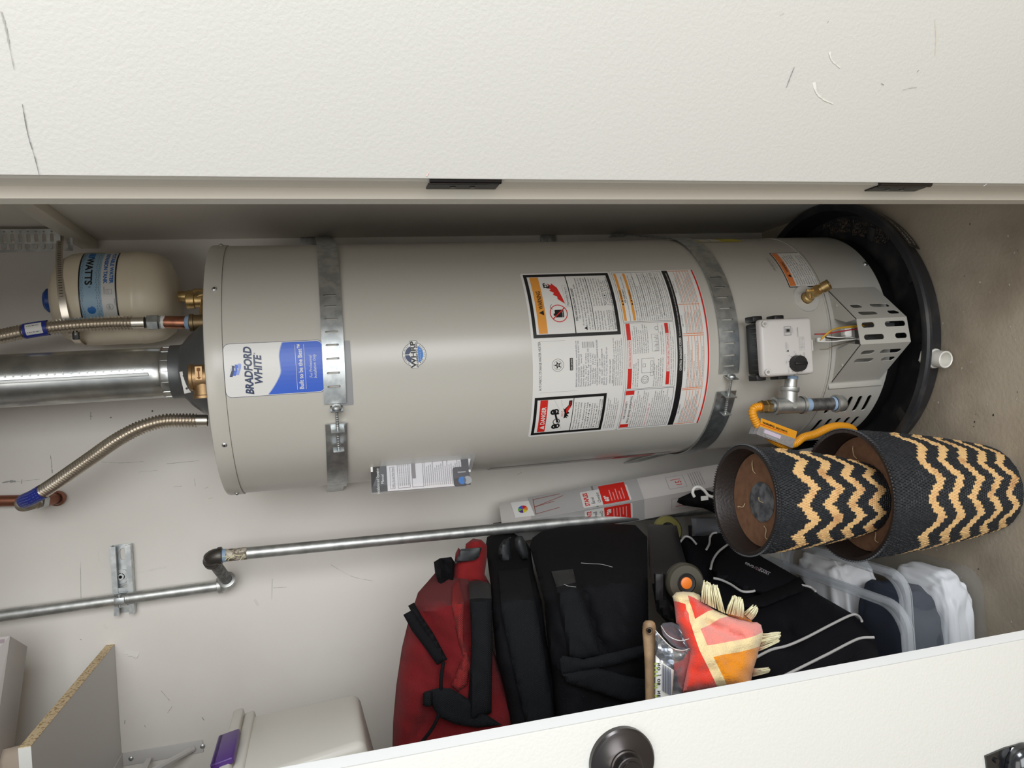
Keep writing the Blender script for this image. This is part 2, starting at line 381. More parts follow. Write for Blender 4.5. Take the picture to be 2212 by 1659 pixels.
for pts, wd, m in [([(2, 25), (12, 60), (20, 100)], .0012, SCF), ([(20, 100), (30, 150)], .0005, SCF), ([(48, 225), (60, 290), (75, 340), (86, 385)], .0005, SCD),
                   ([(1699, 189), (1708, 165), (1716, 145)], .0007, SCD), ([(1686, 33), (1694, 28)], .0005, SCF), ([(1788, 48), (1790, 46)], .0006, SCD), ([(2020, 42), (2022, 80), (2021, 120)], .0004, M('scuff_tan', (200, 180, 150), .6)),
                   ([(1950, 194), (1966, 190), (1981, 188)], .0005, SCF), ([(1904, 180), (1909, 184)], .0006, SCD), ([(1982, 155), (1985, 151)], .0006, SCD), ([(1758, 178), (1764, 200), (1780, 215), (1800, 224)], .002, SCP),
                   ([(1792, 112), (1796, 128), (1810, 142), (1816, 146)], .0016, SCP), ([(2125, 402), (2132, 397)], .0006, SCF), ([(921, 380), (926, 373)], .001, M('scuff_pink', (214, 176, 168), .6))]:
    scratch(b, dplane, pts, wd, m)
b.build('scuff_mark', door1, 0, kind='stuff', fixn=False)
# left door, closed
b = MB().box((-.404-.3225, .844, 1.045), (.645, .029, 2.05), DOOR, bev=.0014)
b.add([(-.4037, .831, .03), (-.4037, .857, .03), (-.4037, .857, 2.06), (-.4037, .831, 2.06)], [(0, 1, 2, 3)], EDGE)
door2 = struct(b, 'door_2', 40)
kc = at(1341, 1642, .8295)
b = MB().lathe(kc, (0, -1, 0), [(0, 0), (.0405, 0), (.0405, .007), (.0385, .0095), (.036, .0102), (.022, .0135), (.0195, .0155), (.019, .0175), (.0175, .0185), (.0165, .0185)], OILB, 64)
kn = b.build('door_knob', door2, 30, label='dark bronze knob on a round rose')
MB().lathe(kc+V((0, -.0186, 0)), (0, -1, 0), [(.0165, -.004), (.0165, .010), (.0155, .0108), (.0125, .0110), (.0122, .0125), (.0, .0127)], OILB, 48).build('knob_stub', kn, 30)
pc = V((-.5675, .8285, .40))
b = MB(); fn = plane((-.5675, .8265, .40), (1, 0, 0), (0, 0, 1))
plate([(-.04, -.03), (-.006, -.05), (.018, -.045), (.022, -.02), (.021, .012), (.016, .046), (-.01, .044), (-.04, .035)], [], fn, .003, BLACKG, 0, b)
dh = b.build('black_door_bracket', door2, 30)
MB().lathe((-.575, .826, .385), (0, -1, 0), [(.031, 0), (.03, .008), (.024, .017), (.012, .023), (0, .0245)], BLACKG, 40).build('dome', dh, 40)
MB().cyl((-.560, .8262, .430), (-.560, .8235, .430), .0035, OILB, n=12).build('screw', dh, 30)
fl = MB(); F = Flat(fl, plane((-.571, .8255, .392), (1, 0, -.2), (.2, 0, 1)), None); F.rrect(.004, .006, .022, .016, .002, PW, 2); F.rect(.006, .008, .016, .010, PN, 4); fl.build('sticker', dh, 0, label='white sticker')
# wall marks (pencil crosses, scuffs)
b = MB()
def wp(x, y): return at(x, y, 1.9292)
for pts, wd, m in [([(196, 890), (196, 907)], .0006, SCD), ([(194, 899), (200, 899)], .0006, SCD), ([(327, 888), (331, 888)], .003, SCD), ([(238, 902), (241, 902)], .003, SCD),
                   ([(109, 984), (111, 1000), (113, 1022)], .0013, SCF), ([(5, 1043), (20, 1040), (34, 1040)], .0035, SCF), ([(34, 1041), (60, 1038), (86, 1035)], .0006, SCF), ([(48, 1035), (46, 1045)], .0006, SCD),
                   ([(220, 998), (260, 1000), (310, 997)], .0005, SCF), ([(360, 1002), (430, 995)], .0005, SCF), ([(300, 1020), (340, 1016)], .0004, SCF), ([(420, 1034), (422, 1050)], .0004, SCF), ([(375, 1052), (392, 1050)], .0005, SCD),
                   ([(175, 1292), (174, 1155+60)], .0003, SCD), ([(588, 1250), (587, 1295)], .0006, SCF), ([(590, 1270), (620, 1268)], .0005, SCF), ([(715, 1220), (760, 1245), (805, 1255)], .0004, SCF), ([(348, 1492), (366, 1513)], .0004, SCD),
                   ([(436, 1549), (441, 1556)], .0007, SCD), ([(312, 1566), (314, 1571)], .0007, SCD), ([(362, 1540), (372, 1526)], .0005, SCD), ([(270, 1556), (269, 1564)], .0008, SCD), ([(173, 1381), (176, 1382)], .001, SCD),
                   ([(212, 1192), (214, 1213)], .0014, SCP), ([(288, 1238), (330, 1230), (360, 1225)], .003, SCP), ([(550, 1295), (558, 1308)], .005, SCP), ([(270, 1405), (300, 1412)], .012, SCP), ([(225, 1350), (232, 1358)], .004, SCP),
                   ([(1100, 1010), (1106, 1004)], .0006, SCF), ([(1118, 1026), (1127, 1020)], .0006, SCF), ([(442, 1055), (450, 1052)], .0005, SCF), ([(451, 1077), (460, 1075)], .0005, SCF)]:
    scratch(b, wp, pts, wd, m)
b.build('scuff_mark', wback, 0, kind='stuff', fixn=False)
b = MB()
for i in range(70):
    x, y = random.uniform(1950, 2205), random.uniform(450, 1360); p = atZ(x, y, .0006); r = random.uniform(.0008, .003)
    k = [p+V((r*random.uniform(.5, 1.2)*cos(a), r*random.uniform(.4, 1)*sin(a), 0)) for a in [j*pi/3 for j in range(6)]]
    b.add(k, [tuple(range(6))], random.choice([M('paint_fleck', (200, 194, 184), .7), M('paint_fleck', (200, 194, 184), .7), M('dark_speck', (60, 54, 48), .8)]))
b.build('debris_speck', floor, 0, kind='stuff', fixn=False)

# ============================================================ WATER HEATER
CX, CY, R0 = .065, 1.635, .254
def cy(dr=0, R=R0):
    return lambda u, v, h: V((CX+(R+dr+h)*sin(u/R), CY-(R+dr+h)*cos(u/R), v))
heater = thing('water_heater', (CX, CY, .012), 'tall grey cylindrical gas water heater strapped upright in the black drain pan', 'water heater')
ax = (0, 0, 1)
MB().lathe((CX, CY, 0), ax, [(.2505, .214), (.2538, .216), (.254, .22), (.254, 1.4545), (.2535, 1.456), (.2505, 1.4562)], GREY, 192, ref=(1, 0, 0)).build('jacket', heater, 30)
b = MB().lathe((CX, CY, 0), ax, [(.2505, 1.4562), (.2558, 1.4565), (.2562, 1.458), (.2562, 1.482), (.2545, 1.4865), (.25, 1.488), (0, 1.488)], GREY, 192, ref=(1, 0, 0))
cap = b.build('top_cap', heater, 30)
for ph in (33, -33.5, 75, -75):
    p = cy(.001)(rad(ph)*R0, 1.468, 0); d = V((p.x-CX, p.y-CY, 0)).normalized()
    MB().lathe(p, d, [(.0048, 0), (.0046, .002), (.003, .0034), (0, .004)], ZINC, 16).cyl(p+d*.0036, p+d*.0045, .0014, HOLE, n=6).build('screw', cap, 30, label='domed metal screw')
# lower skirt with louvres
hol = []
for zc in (.088, .113, .138, .163, .188):
    hol.append(slot(rad(-39)*R0, zc, .046, .011)); hol.append(slot(rad(-54.5)*R0, zc, .052, .011)); hol.append(slot(rad(-71)*R0, zc, .05, .011))
U = pi*R0
mb = plate([(-U, .062), (U, .062), (U, .2135), (-U, .2135)], hol, cy(.0015), .0025, GREY2, .0083)
mb.build('lower_skirt', heater, 30)
MB().lathe((CX, CY, 0), ax, [(.243, .03), (.243, .214)], HOLE, 96).lathe((CX, CY, 0), ax, [(0, .03), (.249, .03), (.2535, .034), (.2535, .061), (.249, .062)], BLACK, 96).build('base_ring', heater, 30)
for a in (40, 160, 280): MB().cyl((CX+.2*cos(rad(a)), CY+.2*sin(rad(a)), .012), (CX+.2*cos(rad(a)), CY+.2*sin(rad(a)), .031), .015, BLACK).build('foot', heater, 30)
b = MB().lathe((CX, CY, 0), ax, [(.2539, .2152), (.2556, .2155), (.2556, .2195), (.2539, .22)], GREY2, 192, ref=(1, 0, 0)); b.build('seam_band', heater, 30)
for ph in (38, -62):
    p = cy(.001)(rad(ph)*R0, .07, 0); d = V((p.x-CX, p.y-CY, 0)).normalized()
    MB().lathe(p, d, [(.006, 0), (.0058, .002), (.004, .0045), (0, .005)], ZINC, 16).build('screw', heater, 30, label='domed metal screw')
# burner shield (trapezoid in plan, slotted)
zb, zt = .078, .204
bl, br = V((-.047, 1.409, 0)), V((.172, 1.407, 0)); fl_, fr_ = V((.0355, 1.305, 0)), V((.0895, 1.3125, 0))
mb = MB()
def face(p, q, holes, top0=0):
    fn = plane((p.x, p.y, zb), q-p, (0, 0, 1)); Lq = (q-p).length
    plate([(0, 0), (Lq, 0), (Lq, zt-zb), (0, zt-zb-top0)], [slot(a, c, w_, h_) for a, c, w_, h_ in holes], fn, .0016, GREY2, 0, mb)
H = zt-zb; cw = (fr_-fl_).length; sl = (br-fr_).length
face(fl_, fr_, [(cw*.27, .094, .0084, .043), (cw*.73, .097, .0084, .037)][0:0]+[(cw*.27, H-.036, .0115, .050), (cw*.75, H-.026, .0115, .032), (cw*.27, .022, .0115, .030), (cw*.75, .032, .0115, .052)])
face(fr_, br, [(.020, H-.042, .0135, .046), (.046, H-.030, .0135, .028), (.020, .02, .0135, .028), (.046, .036, .0135, .048)])
face(bl, fl_, [(sl-.020, H-.034, .0135, .032), (sl-.046, H-.040, .0135, .048), (sl-.020, .034, .0135, .052), (sl-.046, .024, .0135, .034)])
# top: two wings and an open middle
def quad(ps): mb.add(ps+[V(p)-V((0, 0, .0016)) for p in ps], [tuple(range(len(ps))), tuple(range(len(ps), 2*len(ps)))[::-1]]+[(i, (i+1) % len(ps), (i+1) % len(ps)+len(ps), i+len(ps)) for i in range(len(ps))], GREY2)
tz = V((0, 0, zt))
quad([fr_+tz, br+tz, V((.098, 1.385, zt)), V((.086, 1.345, zt))]); quad([bl+tz, fl_+tz, V((.040, 1.338, zt)), V((.028, 1.385, zt))])
mb.box((.063, 1.402, zt-.02), (.2, .004, .055), GREY2)
shield = mb.build('burner_shield', heater, 30, label='angular slotted metal shield')
MB().box((.063, 1.40, .13), (.13, .006, .12), HOLE).box((.055, 1.365, .12), (.05, .05, .07), M('burner_metal', (120, 120, 122), .4, .8)).build('burner_door', heater, 30)
for xx in (.125, -.005): MB().lathe(V((xx, 1.372 if xx > 0 else 1.366, zt)), (0, 0, 1), [(.004, 0), (.003, .0012), (0, .0015)], GREY2, 12).build('rivet', shield, 30)
# flange under the shield's left side
MB().box((-.05, 1.4055, .14), (.012, .003, .14), GREY2, bev=.0012).build('side_flange', heater, 30)
# gas control valve
zv0, zv1, yv = .343, .462, 1.288
valve = MB().box((.039, 1.345, .381), (.112, .068, .094), BLACK, bev=.012, seg=3).box((.039, 1.342, .426), (.104, .05, .014), BLACK, bev=.004)
for dz in (.436, .386): valve.box((-.0195, 1.33, dz), (.012, .03, .022), BLACK, bev=.002); valve.box((.099, 1.33, dz), (.012, .03, .022), BLACK, bev=.002)
for k in range(9): valve.box((-.004+k*.0107, 1.331, .4340), (.0022, .03, .002), BLACK)
valve.cyl((.039, 1.34, .38), (.039, 1.395, .38), .024, BLACK)
vb = valve.build('gas_valve', heater, 30, label='black gas control valve under a pale cover')
cv = MB(); bb = bmesh.new(); bmesh.ops.create_cube(bb, size=1)
for v in bb.verts: v.co = V((v.co.x*(.113 if v.co.y < 0 else .117)+.039, v.co.y*.024+1.303+(.004 if v.co.z > 0 and v.co.y < 0 else 0), v.co.z*.116+.3865))
bmesh.ops.recalc_face_normals(bb, faces=bb.faces); bmesh.ops.bevel(bb, geom=list(bb.edges), offset=.0065, segments=3, affect='EDGES', profile=.5); cv.bm(bb, VALVEG)
cvr = cv.build('valve_cover', vb, 40, label='pale grey plastic cover')
yf = 1.2905
for xx in (.087, -.009): MB().cyl((xx, yf+.001, .437), (xx, yf-.0008, .437), .0062, VALVEG, n=16).cyl((xx, yf+.001, .437), (xx, yf-.002, .437), .0034, ZINC, n=6).build('cover_screw', vb, 30, label='zinc screw')
MB().cyl((.0045, yf+.002, .369), (.0045, yf-.012, .369), .0168, BLACK, r1=.0155, n=36).box((.0045, yf-.0135, .369), (.005, .004, .028), BLACK, bev=.001).build('temperature_knob', vb, 30, label='black temperature dial')
fm = MB(); F = Flat(fm, plane((0, yf-.0002, 0), (1, 0, 0), (0, 0, 1)), None)
F.frame(.062, .378, .080, .3935, .001, PG, 1); F.rect(.067, .381, .076, .39, PG, 1); F.rect(.069, .382, .074, .389, PK, 2)
F.text('STATUS', .071, .3735, .003, PG, al='c'); F.text('FOR LIGHTING', .058, .3625, .0028, PK)
for i in range(4): F.text('To light pilot see label', .030, .360-i*.0034, .0024, PG, width=.028)
F.text('WARNING', .034, .3905, .003, PG); F.text('read manual', .034, .387, .0024, PG)
F.poly([(.0285, .387), (.033, .387), (.0308, .3915)], PK, 1)
for a in range(-120, 130, 34): F.rect(.0045+.0192*sin(rad(a))-.0004, .369+.0192*cos(rad(a))-.0012, .0045+.0192*sin(rad(a))+.0004, .369+.0192*cos(rad(a))+.0012, PK, 1)
for t, a in (('OFF', -70), ('PILOT', -35), ('HOT', 10), ('A', 45), ('B', 80), ('VERY HOT', 140)): F.text(t, .0045+.024*sin(rad(a)), .369+.024*cos(rad(a)), .0026, PK, al='c')
fm.build('cover_print', vb, 0, fixn=False)
MB().box((.072, 1.315, .327), (.013, .018, .012), BLACK, bev=.002).build('plug', vb, 30, label='black connector')
MB().box((.012, 1.315, .327), (.010, .016, .012), BLACK, bev=.002).build('plug', vb, 30, label='black connector')
MB().box((.040, 1.318, .320), (.024, .016, .012), WHITE, bev=.002).box((.024, 1.318, .325), (.01, .014, .01), WHITE, bev=.002).build('plug', vb, 30, label='white connector')
def wire(pts, r, m, lab): pxb = MB(); pxtube(pxb, pts, 1.3, r, m); pxb.build('wire', heater, 60, label=lab)
WR = M('wire_red', (176, 48, 58), .4); WY = M('wire_yellow', (206, 160, 48), .4)
wire([(1760, 722, 1.31), (1785, 721, 1.31), (1815, 716, 1.32), (1850, 711, 1.34), (1872, 712, 1.37)], .0014, WR, 'red wire')
wire([(1775, 730, 1.31), (1795, 714, 1.305), (1820, 708, 1.315), (1850, 706, 1.335), (1890, 700, 1.37)], .0014, WY, 'yellow wire')
wire([(1772, 735, 1.312), (1800, 712, 1.31), (1825, 706, 1.32), (1855, 703, 1.345), (1892, 697, 1.375)], .0012, WY, 'yellow wire')
wire([(1770, 738, 1.315), (1800, 738, 1.31), (1822, 735, 1.315), (1848, 733, 1.33), (1862, 728, 1.36)], .0013, WHITE, 'white wire')
wire([(1785, 727, 1.315), (1810, 729, 1.315), (1835, 728, 1.325), (1858, 735, 1.35), (1880, 745, 1.37)], .0013, WHITE, 'white wire')
wire([(1772, 755, 1.322), (1788, 754, 1.32), (1800, 748, 1.32), (1830, 740, 1.335), (1858, 732, 1.365)], .0012, STEEL, 'bare metal pilot tube')
wire([(1780, 727, 1.318), (1800, 730, 1.318), (1825, 728, 1.33)], .003, BLACK, 'black wire sleeve')
MB().box(at(1828, 718, 1.338), (.02, .015, .018), WHITE, bev=.003).build('wire_connector', heater, 30, label='white wire connector')
MB().box(at(1772, 734, 1.318), (.01, .009, .02), M('nylon', (206, 206, 202), .3), bev=.002).build('wire_connector', heater, 30, label='translucent wire connector')
# drain valve
dph = rad(18.3); dz = .262; p = cy()(dph*R0, dz, 0); d = V((sin(dph), -cos(dph), 0))
dv = MB().lathe(p-d*.002, d, [(.031, 0), (.031, .0025), (.0295, .0045), (.014, .0046), (.014, .003)], M('nylon_ring', (206, 204, 198), .25, trans=.1), 48).build('drain_escutcheon', heater, 30, label='translucent round plastic ring')
db = MB().lathe(p, d, [(.0125, -.01), (.0125, .012), (.010, .014), (.010, .03), (.0115, .031), (.0115, .045), (.0, .046)], BRASS, 28)
e = (d*.75+V((.15, 0, -.55))).normalized(); q = p+d*.03
db.lathe(q, e, [(0, 0), (.009, 0), (.009, .018), (.0115, .019), (.0115, .034), (.008, .034), (.008, .024), (0, .024)], BRASS, 28).box(q+V((.004, -.006, .016)), (.006, .006, .014), BRASS, bev=.001).box(q+V((-.008, -.01, .018)), (.012, .004, .006), BRASS, bev=.001)
db.build('drain_valve', heater, 30, label='brass drain valve')
# draft hood and top fittings
hood = MB().lathe((CX+.004, 1.645, 0), ax, [(.102, 1.497), (.104, 1.5), (.1, 1.512), (.088, 1.53), (.073, 1.548), (.0575, 1.561), (.055, 1.566), (.0545, 1.585)], HOODM, 64)
for a in (45, 135, 225, 315): hood.box((CX+.004+.097*cos(rad(a)), 1.645+.097*sin(rad(a)), 1.494), (.012, .012, .014), ZINC)
hood.build('draft_hood', heater, 40, label='dark grey bell shaped draft hood')
nip = MB()
nip.cyl((.170, 1.66, 1.485), (.170, 1.66, 1.545), .013, BRASS).lathe((.170, 1.66, 0), ax, [(.0165, 1.50), (.0165, 1.54), (.0185, 1.541), (.0185, 1.548), (.012, 1.549)], M('aged_brass', (132, 112, 82), .45, .8), 28)
nip.cyl((.170, 1.66, 1.52), (.225, 1.72, 1.52), .012, BRASS).lathe((.225, 1.73, 0), ax, [(0, 1.50), (.015, 1.502), (.015, 1.545), (.0175, 1.547), (.0175, 1.562), (.013, 1.564)], BRASS, 28)
nip.build('brass_tee', heater, 30, label='aged brass outlet tee')
bz = MB(); c0 = at(424, 815, 1.50)
bz.lathe(c0+V((0, 0, .012)), (0, 0, -1), [(0, 0), (.024, 0), (.0255, .002), (.0255, .007), (.0235, .008), (.0235, .045)], BRONZE, 32).cyl(c0+V((-.004, 0, -.012)), c0+V((-.036, -.004, -.013)), .018, BRONZE).lathe(c0+V((-.034, -.004, -.013)), (-1, 0, 0), [(.0185, 0), (.0205, .001), (.0205, .006), (.016, .006), (.016, .001)], BRONZE, 32)
bz.cyl((c0.x, c0.y, 1.485), (c0.x, c0.y, c0.z), .02, BRONZE)
bv = bz.build('check_valve', heater, 30, label='bronze fitting with a raised arrow')
fm = MB(); fn = plane(c0+V((.006, -.0245, -.008)), (1, 0, 0), (0, 0, 1))
plate([(-.012, -.006), (.013, -.006), (.013, .006), (-.012, .006)], [], fn, .003, BRONZE, 0, fm); F = Flat(fm, fn, None); F.poly([(-.011, 0), (-.007, .004), (-.007, .0012), (.004, .0012), (.005, .003), (.010, .003), (.011, 0), (.010, -.003), (.005, -.003), (.004, -.0012), (-.007, -.0012), (-.007, -.004)], M('dark_bronze', (100, 66, 40), .5, .8), 2)
fm.build('arrow_plate', bv, 30)
MB().cyl((-.036, 1.66, 1.486), (-.036, 1.66, 1.502), .0165, WHITE).lathe((-.036, 1.66, 1.488), ax, [(.021, 0), (.021, .002), (.016, .003)], BLACK, 28).build('inlet_collar', heater, 30, label='white nipple collar')

# ---------------- labels on the heater
S = cy(.0004)
def lines(F, rows, u, v, size, m=None, lead=1.3, lay=3, al='l', width=None):
    for i, t in enumerate(rows): F.text(t, u, v-i*size*lead, size, m or PK, lay, al, width)
def para(F, u0, u1, v0, v1, size, txt, m=None, lay=3, lead=1.28):
    """fill a column with running small print"""
    ws = txt.split(); i = 0; v = v0; per = max(6, int((u1-u0)/(size*.53)))
    while v > v1:
        ln = ''
        while len(ln)+len(ws[i % len(ws)]) < per: ln += ws[i % len(ws)]+' '; i += 1
        full = random.random() > .2; F.text(ln.strip(), u0, v, size, m or PK, lay, width=(u1-u0)*(.99 if full else .8)*min(1, len(ln)/per+.02)); v -= size*lead
# brand label
b = MB(); F = Flat(b, S)
u0, u1, v0, v1 = -.0575, .0365, 1.2865, 1.4555
F.rrect(u0-.0008, v0-.0008, u1+.0008, v1+.0008, .0108, PN, 0); F.rrect(u0, v0, u1, v1, .010, PW, 1)
def wavev(t): return 1.3555+.029*max(0, 1-t*1.5)**1.8+.0062*max(0, sin((t-.42)/.58*pi)) if t > .42 else 1.3555+.029*(1-t*1.5)**1.8
pts = [(u0+.0012, wavev(0))]+[(u0+.0012+(u1-u0-.0024)*k/20, wavev(k/20)) for k in range(1, 21)]
low = []
for cx, cy_, a0 in ((u1-.0108, v0+.0108, 0), (u0+.0108, v0+.0108, -90)):
    for k in range(6): a = rad(a0-18*k); low.append((cx+.0096*cos(a), cy_+.0096*sin(a)))
F.poly(pts+low, PB, 3)
F.poly([(x, y+.0014) for x, y in pts]+[(x, y+.0003) for x, y in pts[::-1]], PLB, 3)
F.text('BRADFORD', -.0545, 1.4095, .0185, PN, 4, shear=.2, width=.084, bold=.035); F.text('WHITE', -.0375, 1.3935, .0180, PN, 4, shear=.2, width=.051, bold=.035); F.text('®', .0165, 1.402, .005, PN, 4)
def flag(k, m, sh): 
    p = [(-.0195+sh+t*.0195, 1.4300+k*.0056+.0026*sin(t*3.0+2.2)) for t in [i/8 for i in range(9)]]
    F.poly(p+[(x+.0006, y+.0047) for x, y in p[::-1]], m, 4)
flag(0, PLB, .001); flag(.95, PB, -.0005); flag(1.9, PN, -.002)
for k in range(3): F.rect(-.0105, 1.4315+k*.0056, -.0062, 1.434+k*.0056, PSI, 5)
F.text('Built to be the Best™', -.0505, 1.3235, .0105, PW, 4, width=.081, bold=.012)
F.rect(-.0505, 1.3345, .030, 1.3351, PW, 4); F.rect(-.0505, 1.3192, .030, 1.3198, PW, 4)
F.text('For Professional', -.0105, 1.307, .0075, PW, 4, 'c', width=.040, shear=.2); F.text('Installation Only', -.0105, 1.3, .0075, PW, 4, 'c', width=.043, shear=.2)
b.build('brand_label', heater, 0, label='white and blue brand label', fixn=False)
# plumber sticker
b = MB(); F = Flat(b, S); cu, cv_ = .0015, 1.121
F.disc(cu, cv_+.001, .0225, PK, 0); F.disc(cu, cv_+.001, .0217, PW, 1); F.rrect(cu-.0255, cv_-.006, cu+.0262, cv_+.009, .003, PK, 0); F.rrect(cu-.0248, cv_-.0053, cu+.0255, cv_+.0083, .0025, PW, 2)
F.poly([(cu+.0165*cos(rad(a)), cv_+.002+.0165*sin(rad(a))) for a in range(18, 163, 9)], PN, 3); F.poly([(cu+.0165*cos(rad(a)), cv_-.001+.0145*sin(rad(a))) for a in range(200, 341, 10)], M('print_mid_blue', (44, 120, 200), .4), 3)
F.rect(cu-.0007, cv_+.008, cu+.0007, cv_+.0185, PW, 4); F.poly([(cu-.006, cv_+.0075), (cu-.002, cv_+.0095), (cu, cv_+.0125), (cu+.002, cv_+.0095), (cu+.006, cv_+.0075)], PW, 4)
for k in range(7): F.poly([(cu-.010+k*.003, cv_-.0105), (cu-.0088+k*.003, cv_-.0105), (cu-.0094+k*.003, cv_-.008-.0012*(k % 2))], PW, 4)
F.text('WHRP', cu-.0240, cv_-.0012, .0125, PK, 4, width=.049, bold=.03); F.text('PLUMBING INC.', cu-.0235, cv_-.0052, .0046, PK, 4, width=.048, bold=.02)
for t, rr, a0, a1, s_, sg in (('FOR PLUMBERS YOU CAN TRUST', .0185, 150, 32, .0028, 1), ('833-223-2200', -.0205, 214, 326, .0052, -1)):
    for i, ch in enumerate(t):
        a = rad(a0+(a1-a0)*i/(len(t)-1)); r_ = abs(rr)
        F.text(ch, cu+r_*cos(a), cv_+.001+r_*sin(a)-(.0 if sg > 0 else 0), s_, PK, 5, 'c', rot=a-pi/2 if sg > 0 else a+pi/2)
b.build('plumber_sticker', heater, 0, label='round blue and white plumber sticker', fixn=False)
# big instruction label (two sheets)
b = MB(); F = Flat(b, S)
F.rrect(-.1925, .7015, .1665, .8935, .005, PW, 1); F.rrect(-.1925, .5095, .1665, .7005, .004, PW, 1)
W1 = (.0205, .7055, .1625, .8885)
F.frame(*W1, .0068, PK, 2); F.rect(.029, .8585, .1545, .8765, PO, 2)
F.poly([(.066, .8615), (.0765, .8615), (.0712, .8715)], PK, 3); F.text('WARNING', .079, .8618, .0125, PK, 3, width=.040, bold=.015)
F.rect(.0273, .7995, .1557, .8015, PK, 2)
F.disc(.069, .831, .0185, PR, 4, r0=.0168); F.poly([(.0565, .8445-.0006), (.058, .846-.0006), (.0815, .8175), (.080, .816)], PR, 5); F.rrect(.0605, .8205, .0765, .839, .002, PK, 3); F.rect(.064, .839, .069, .842, PK, 3); F.text('Flammable', .0615, .8225, .003, PW, 4)
for k in range(12): F.rect(.0775+k*.0009, .842+.004*sin(k*.27), .0787+k*.0009, .8428+.004*sin(k*.27), PK, 3)
F.poly([(.089, .8145), (.104, .818), (.127, .8245), (.138, .8345), (.133, .8355), (.138, .844), (.130, .839), (.129, .846), (.123, .838), (.120, .842), (.115, .833), (.110, .836), (.106, .828), (.100, .828)], PR, 3)
F.disc(.131, .8475, .0042, PK, 4, r0=.0022); F.poly([(.126, .852), (.137, .8525), (.1395, .8475), (.1375, .8475), (.1355, .8505), (.127, .850)], PK, 4); F.poly([(.125, .842), (.127, .849), (.129, .843), (.134, .8405), (.131, .839)], PK, 4)
F.text('Flammable Vapors', .085, .8065, .006, PK, 3, width=.042); F.frame(.082, .8045, .132, .8135, .0004, PG, 2)
F.text('FIRE AND EXPLOSION HAZARD', .052, .7925, .0062, PK, 3, width=.072, bold=.012)
F.text('Can result in serious injury or death', .0555, .7865, .0052, PK, 3, width=.078)
F.poly([(.0325, .7755), (.040, .7755), (.0363, .782)], PK, 3)
lines(F, ['Do not store or use gasoline or other flammable vapors and'], .042, .7805, .0052, width=.107); lines(F, ['liquids in the vicinity of this or any other appliance. Storage of or', 'use of gasoline or other flammable vapors or liquids in the vicinity', 'of this or any other appliance can result in serious injury or death.'], .0325, .7745, .0050, width=.117, lead=1.18)
F.rect(.032, .7585, .151, .7597, PK, 3)
lines(F, ['Vapors from flammable', 'liquids can explode and', 'catch fire causing death', 'or severe burns.'], .031, .752, .0048, width=.040, lead=1.2)
lines(F, ['Do not use or store flammable products', 'such as gasoline, solvents or adhesives', 'in the same room or area near the', 'appliance, or any other appliance or', 'any possible ignition source.'], .082, .752, .0046, width=.066, lead=1.18)
lines(F, ['Keep flammable products:', '1. far away from any', 'possible ignition source.', '2. in approved containers.', '3. tightly closed and', "4. out of children's reach."], .031, .728, .0044, width=.041, lead=.95); lines(F, ['Vapors:', '1. cannot be seen,', '2. are heavier than air, on the floor', '3. go a long way on the floor and', '4. can be carried from other rooms'], .082, .7265, .0044, width=.06, lead=.98)
F.rect(.0273, .7173-.0135, .1557, .7183-.0135+.0, PK, 2) if False else None
F.text('Water heaters in residential garages must be installed', .031, .7135, .0042, PK, 3, width=.12)
# middle
F.text('AUTOMATIC STORAGE WATER HEATER', -.083, .8755, .0074, PK, 3, width=.0965); F.rect(-.088, .8, -.0876, .878, PG, 2); F.rect(.0135, .825, .0139, .878, PG, 2)
F.disc(-.034, .842, .0125, PK, 2, r0=.0119); F.disc(-.034, .842, .0088, PK, 2, r0=.0083)
F.poly([(-.034+(.0082 if k % 2 == 0 else .0034)*sin(k*pi/5), .842+(.0082 if k % 2 == 0 else .0034)*cos(k*pi/5)) for k in range(10)], PK, 3); F.disc(-.034, .842, .0022, PW, 4, r0=.0014)
F.rrect(-.046, .8105, -.021, .817, .0012, PK, 2); F.text('AHRI CERTIFIED', -.045, .812, .0045, PW, 3, width=.023)
mono = ['BRADFORD WHITE CORPORATION   www.bradfordwhite.com', '200 LAFAYETTE STREET  MIDDLEVILLE  MI 49333  USA', 'Model No. RG240T6N     Series 264', 'Serial No. BC34829361', 'Nom. Cap.  40 US gal  151.4 liters', 'Input: 40000 Btu/hr   Type: NATURAL GAS', 'Gas Pressure Manifold :  5.0 in WC', '   Inlet Supply Max :  14.0 in WC', '   Inlet Supply Min :  5.0 in WC', 'CLOSET INSTALLATION MINIMUM CLEARANCES IN INCHES', '  0 FRONT   0 LEFT   12 TOP', '  0 BACK    0 RIGHT   6 VENT CONNECTOR', 'ANSI Z21.10.1-2017/CSA 4.1-2017', 'Pressure: Test 300 psi, Working 150 psi']
for i, t in enumerate(mono): F.text(t, -.080, .8015-i*.0049, .0047, PN, 3, width=.086*min(1, len(t)/48)+.006)
lines(F, ['CATEGORY I NATURAL DRAFT', 'GAMA certification rating 150 psi max input'], -.078, .7305, .0043, width=.05)
for k in range(14): F.rect(-.003+.0, .789-k*.0019, .009, .7898-k*.0019-(.0004 if k % 3 else 0), PG if k % 2 else PK, 2)
TX = 'installed in accordance with local codes if no codes exist follow the national fuel gas code for safe operation of this appliance have the water heater serviced yearly by a qualified technician do not store combustible materials near the burner chamber turn off the gas supply if the control becomes overheated and let the outer door cool before relighting see the manual for full instructions and warnings '
para(F, -.083, .0155, .7225, .7050, .0034, TX)
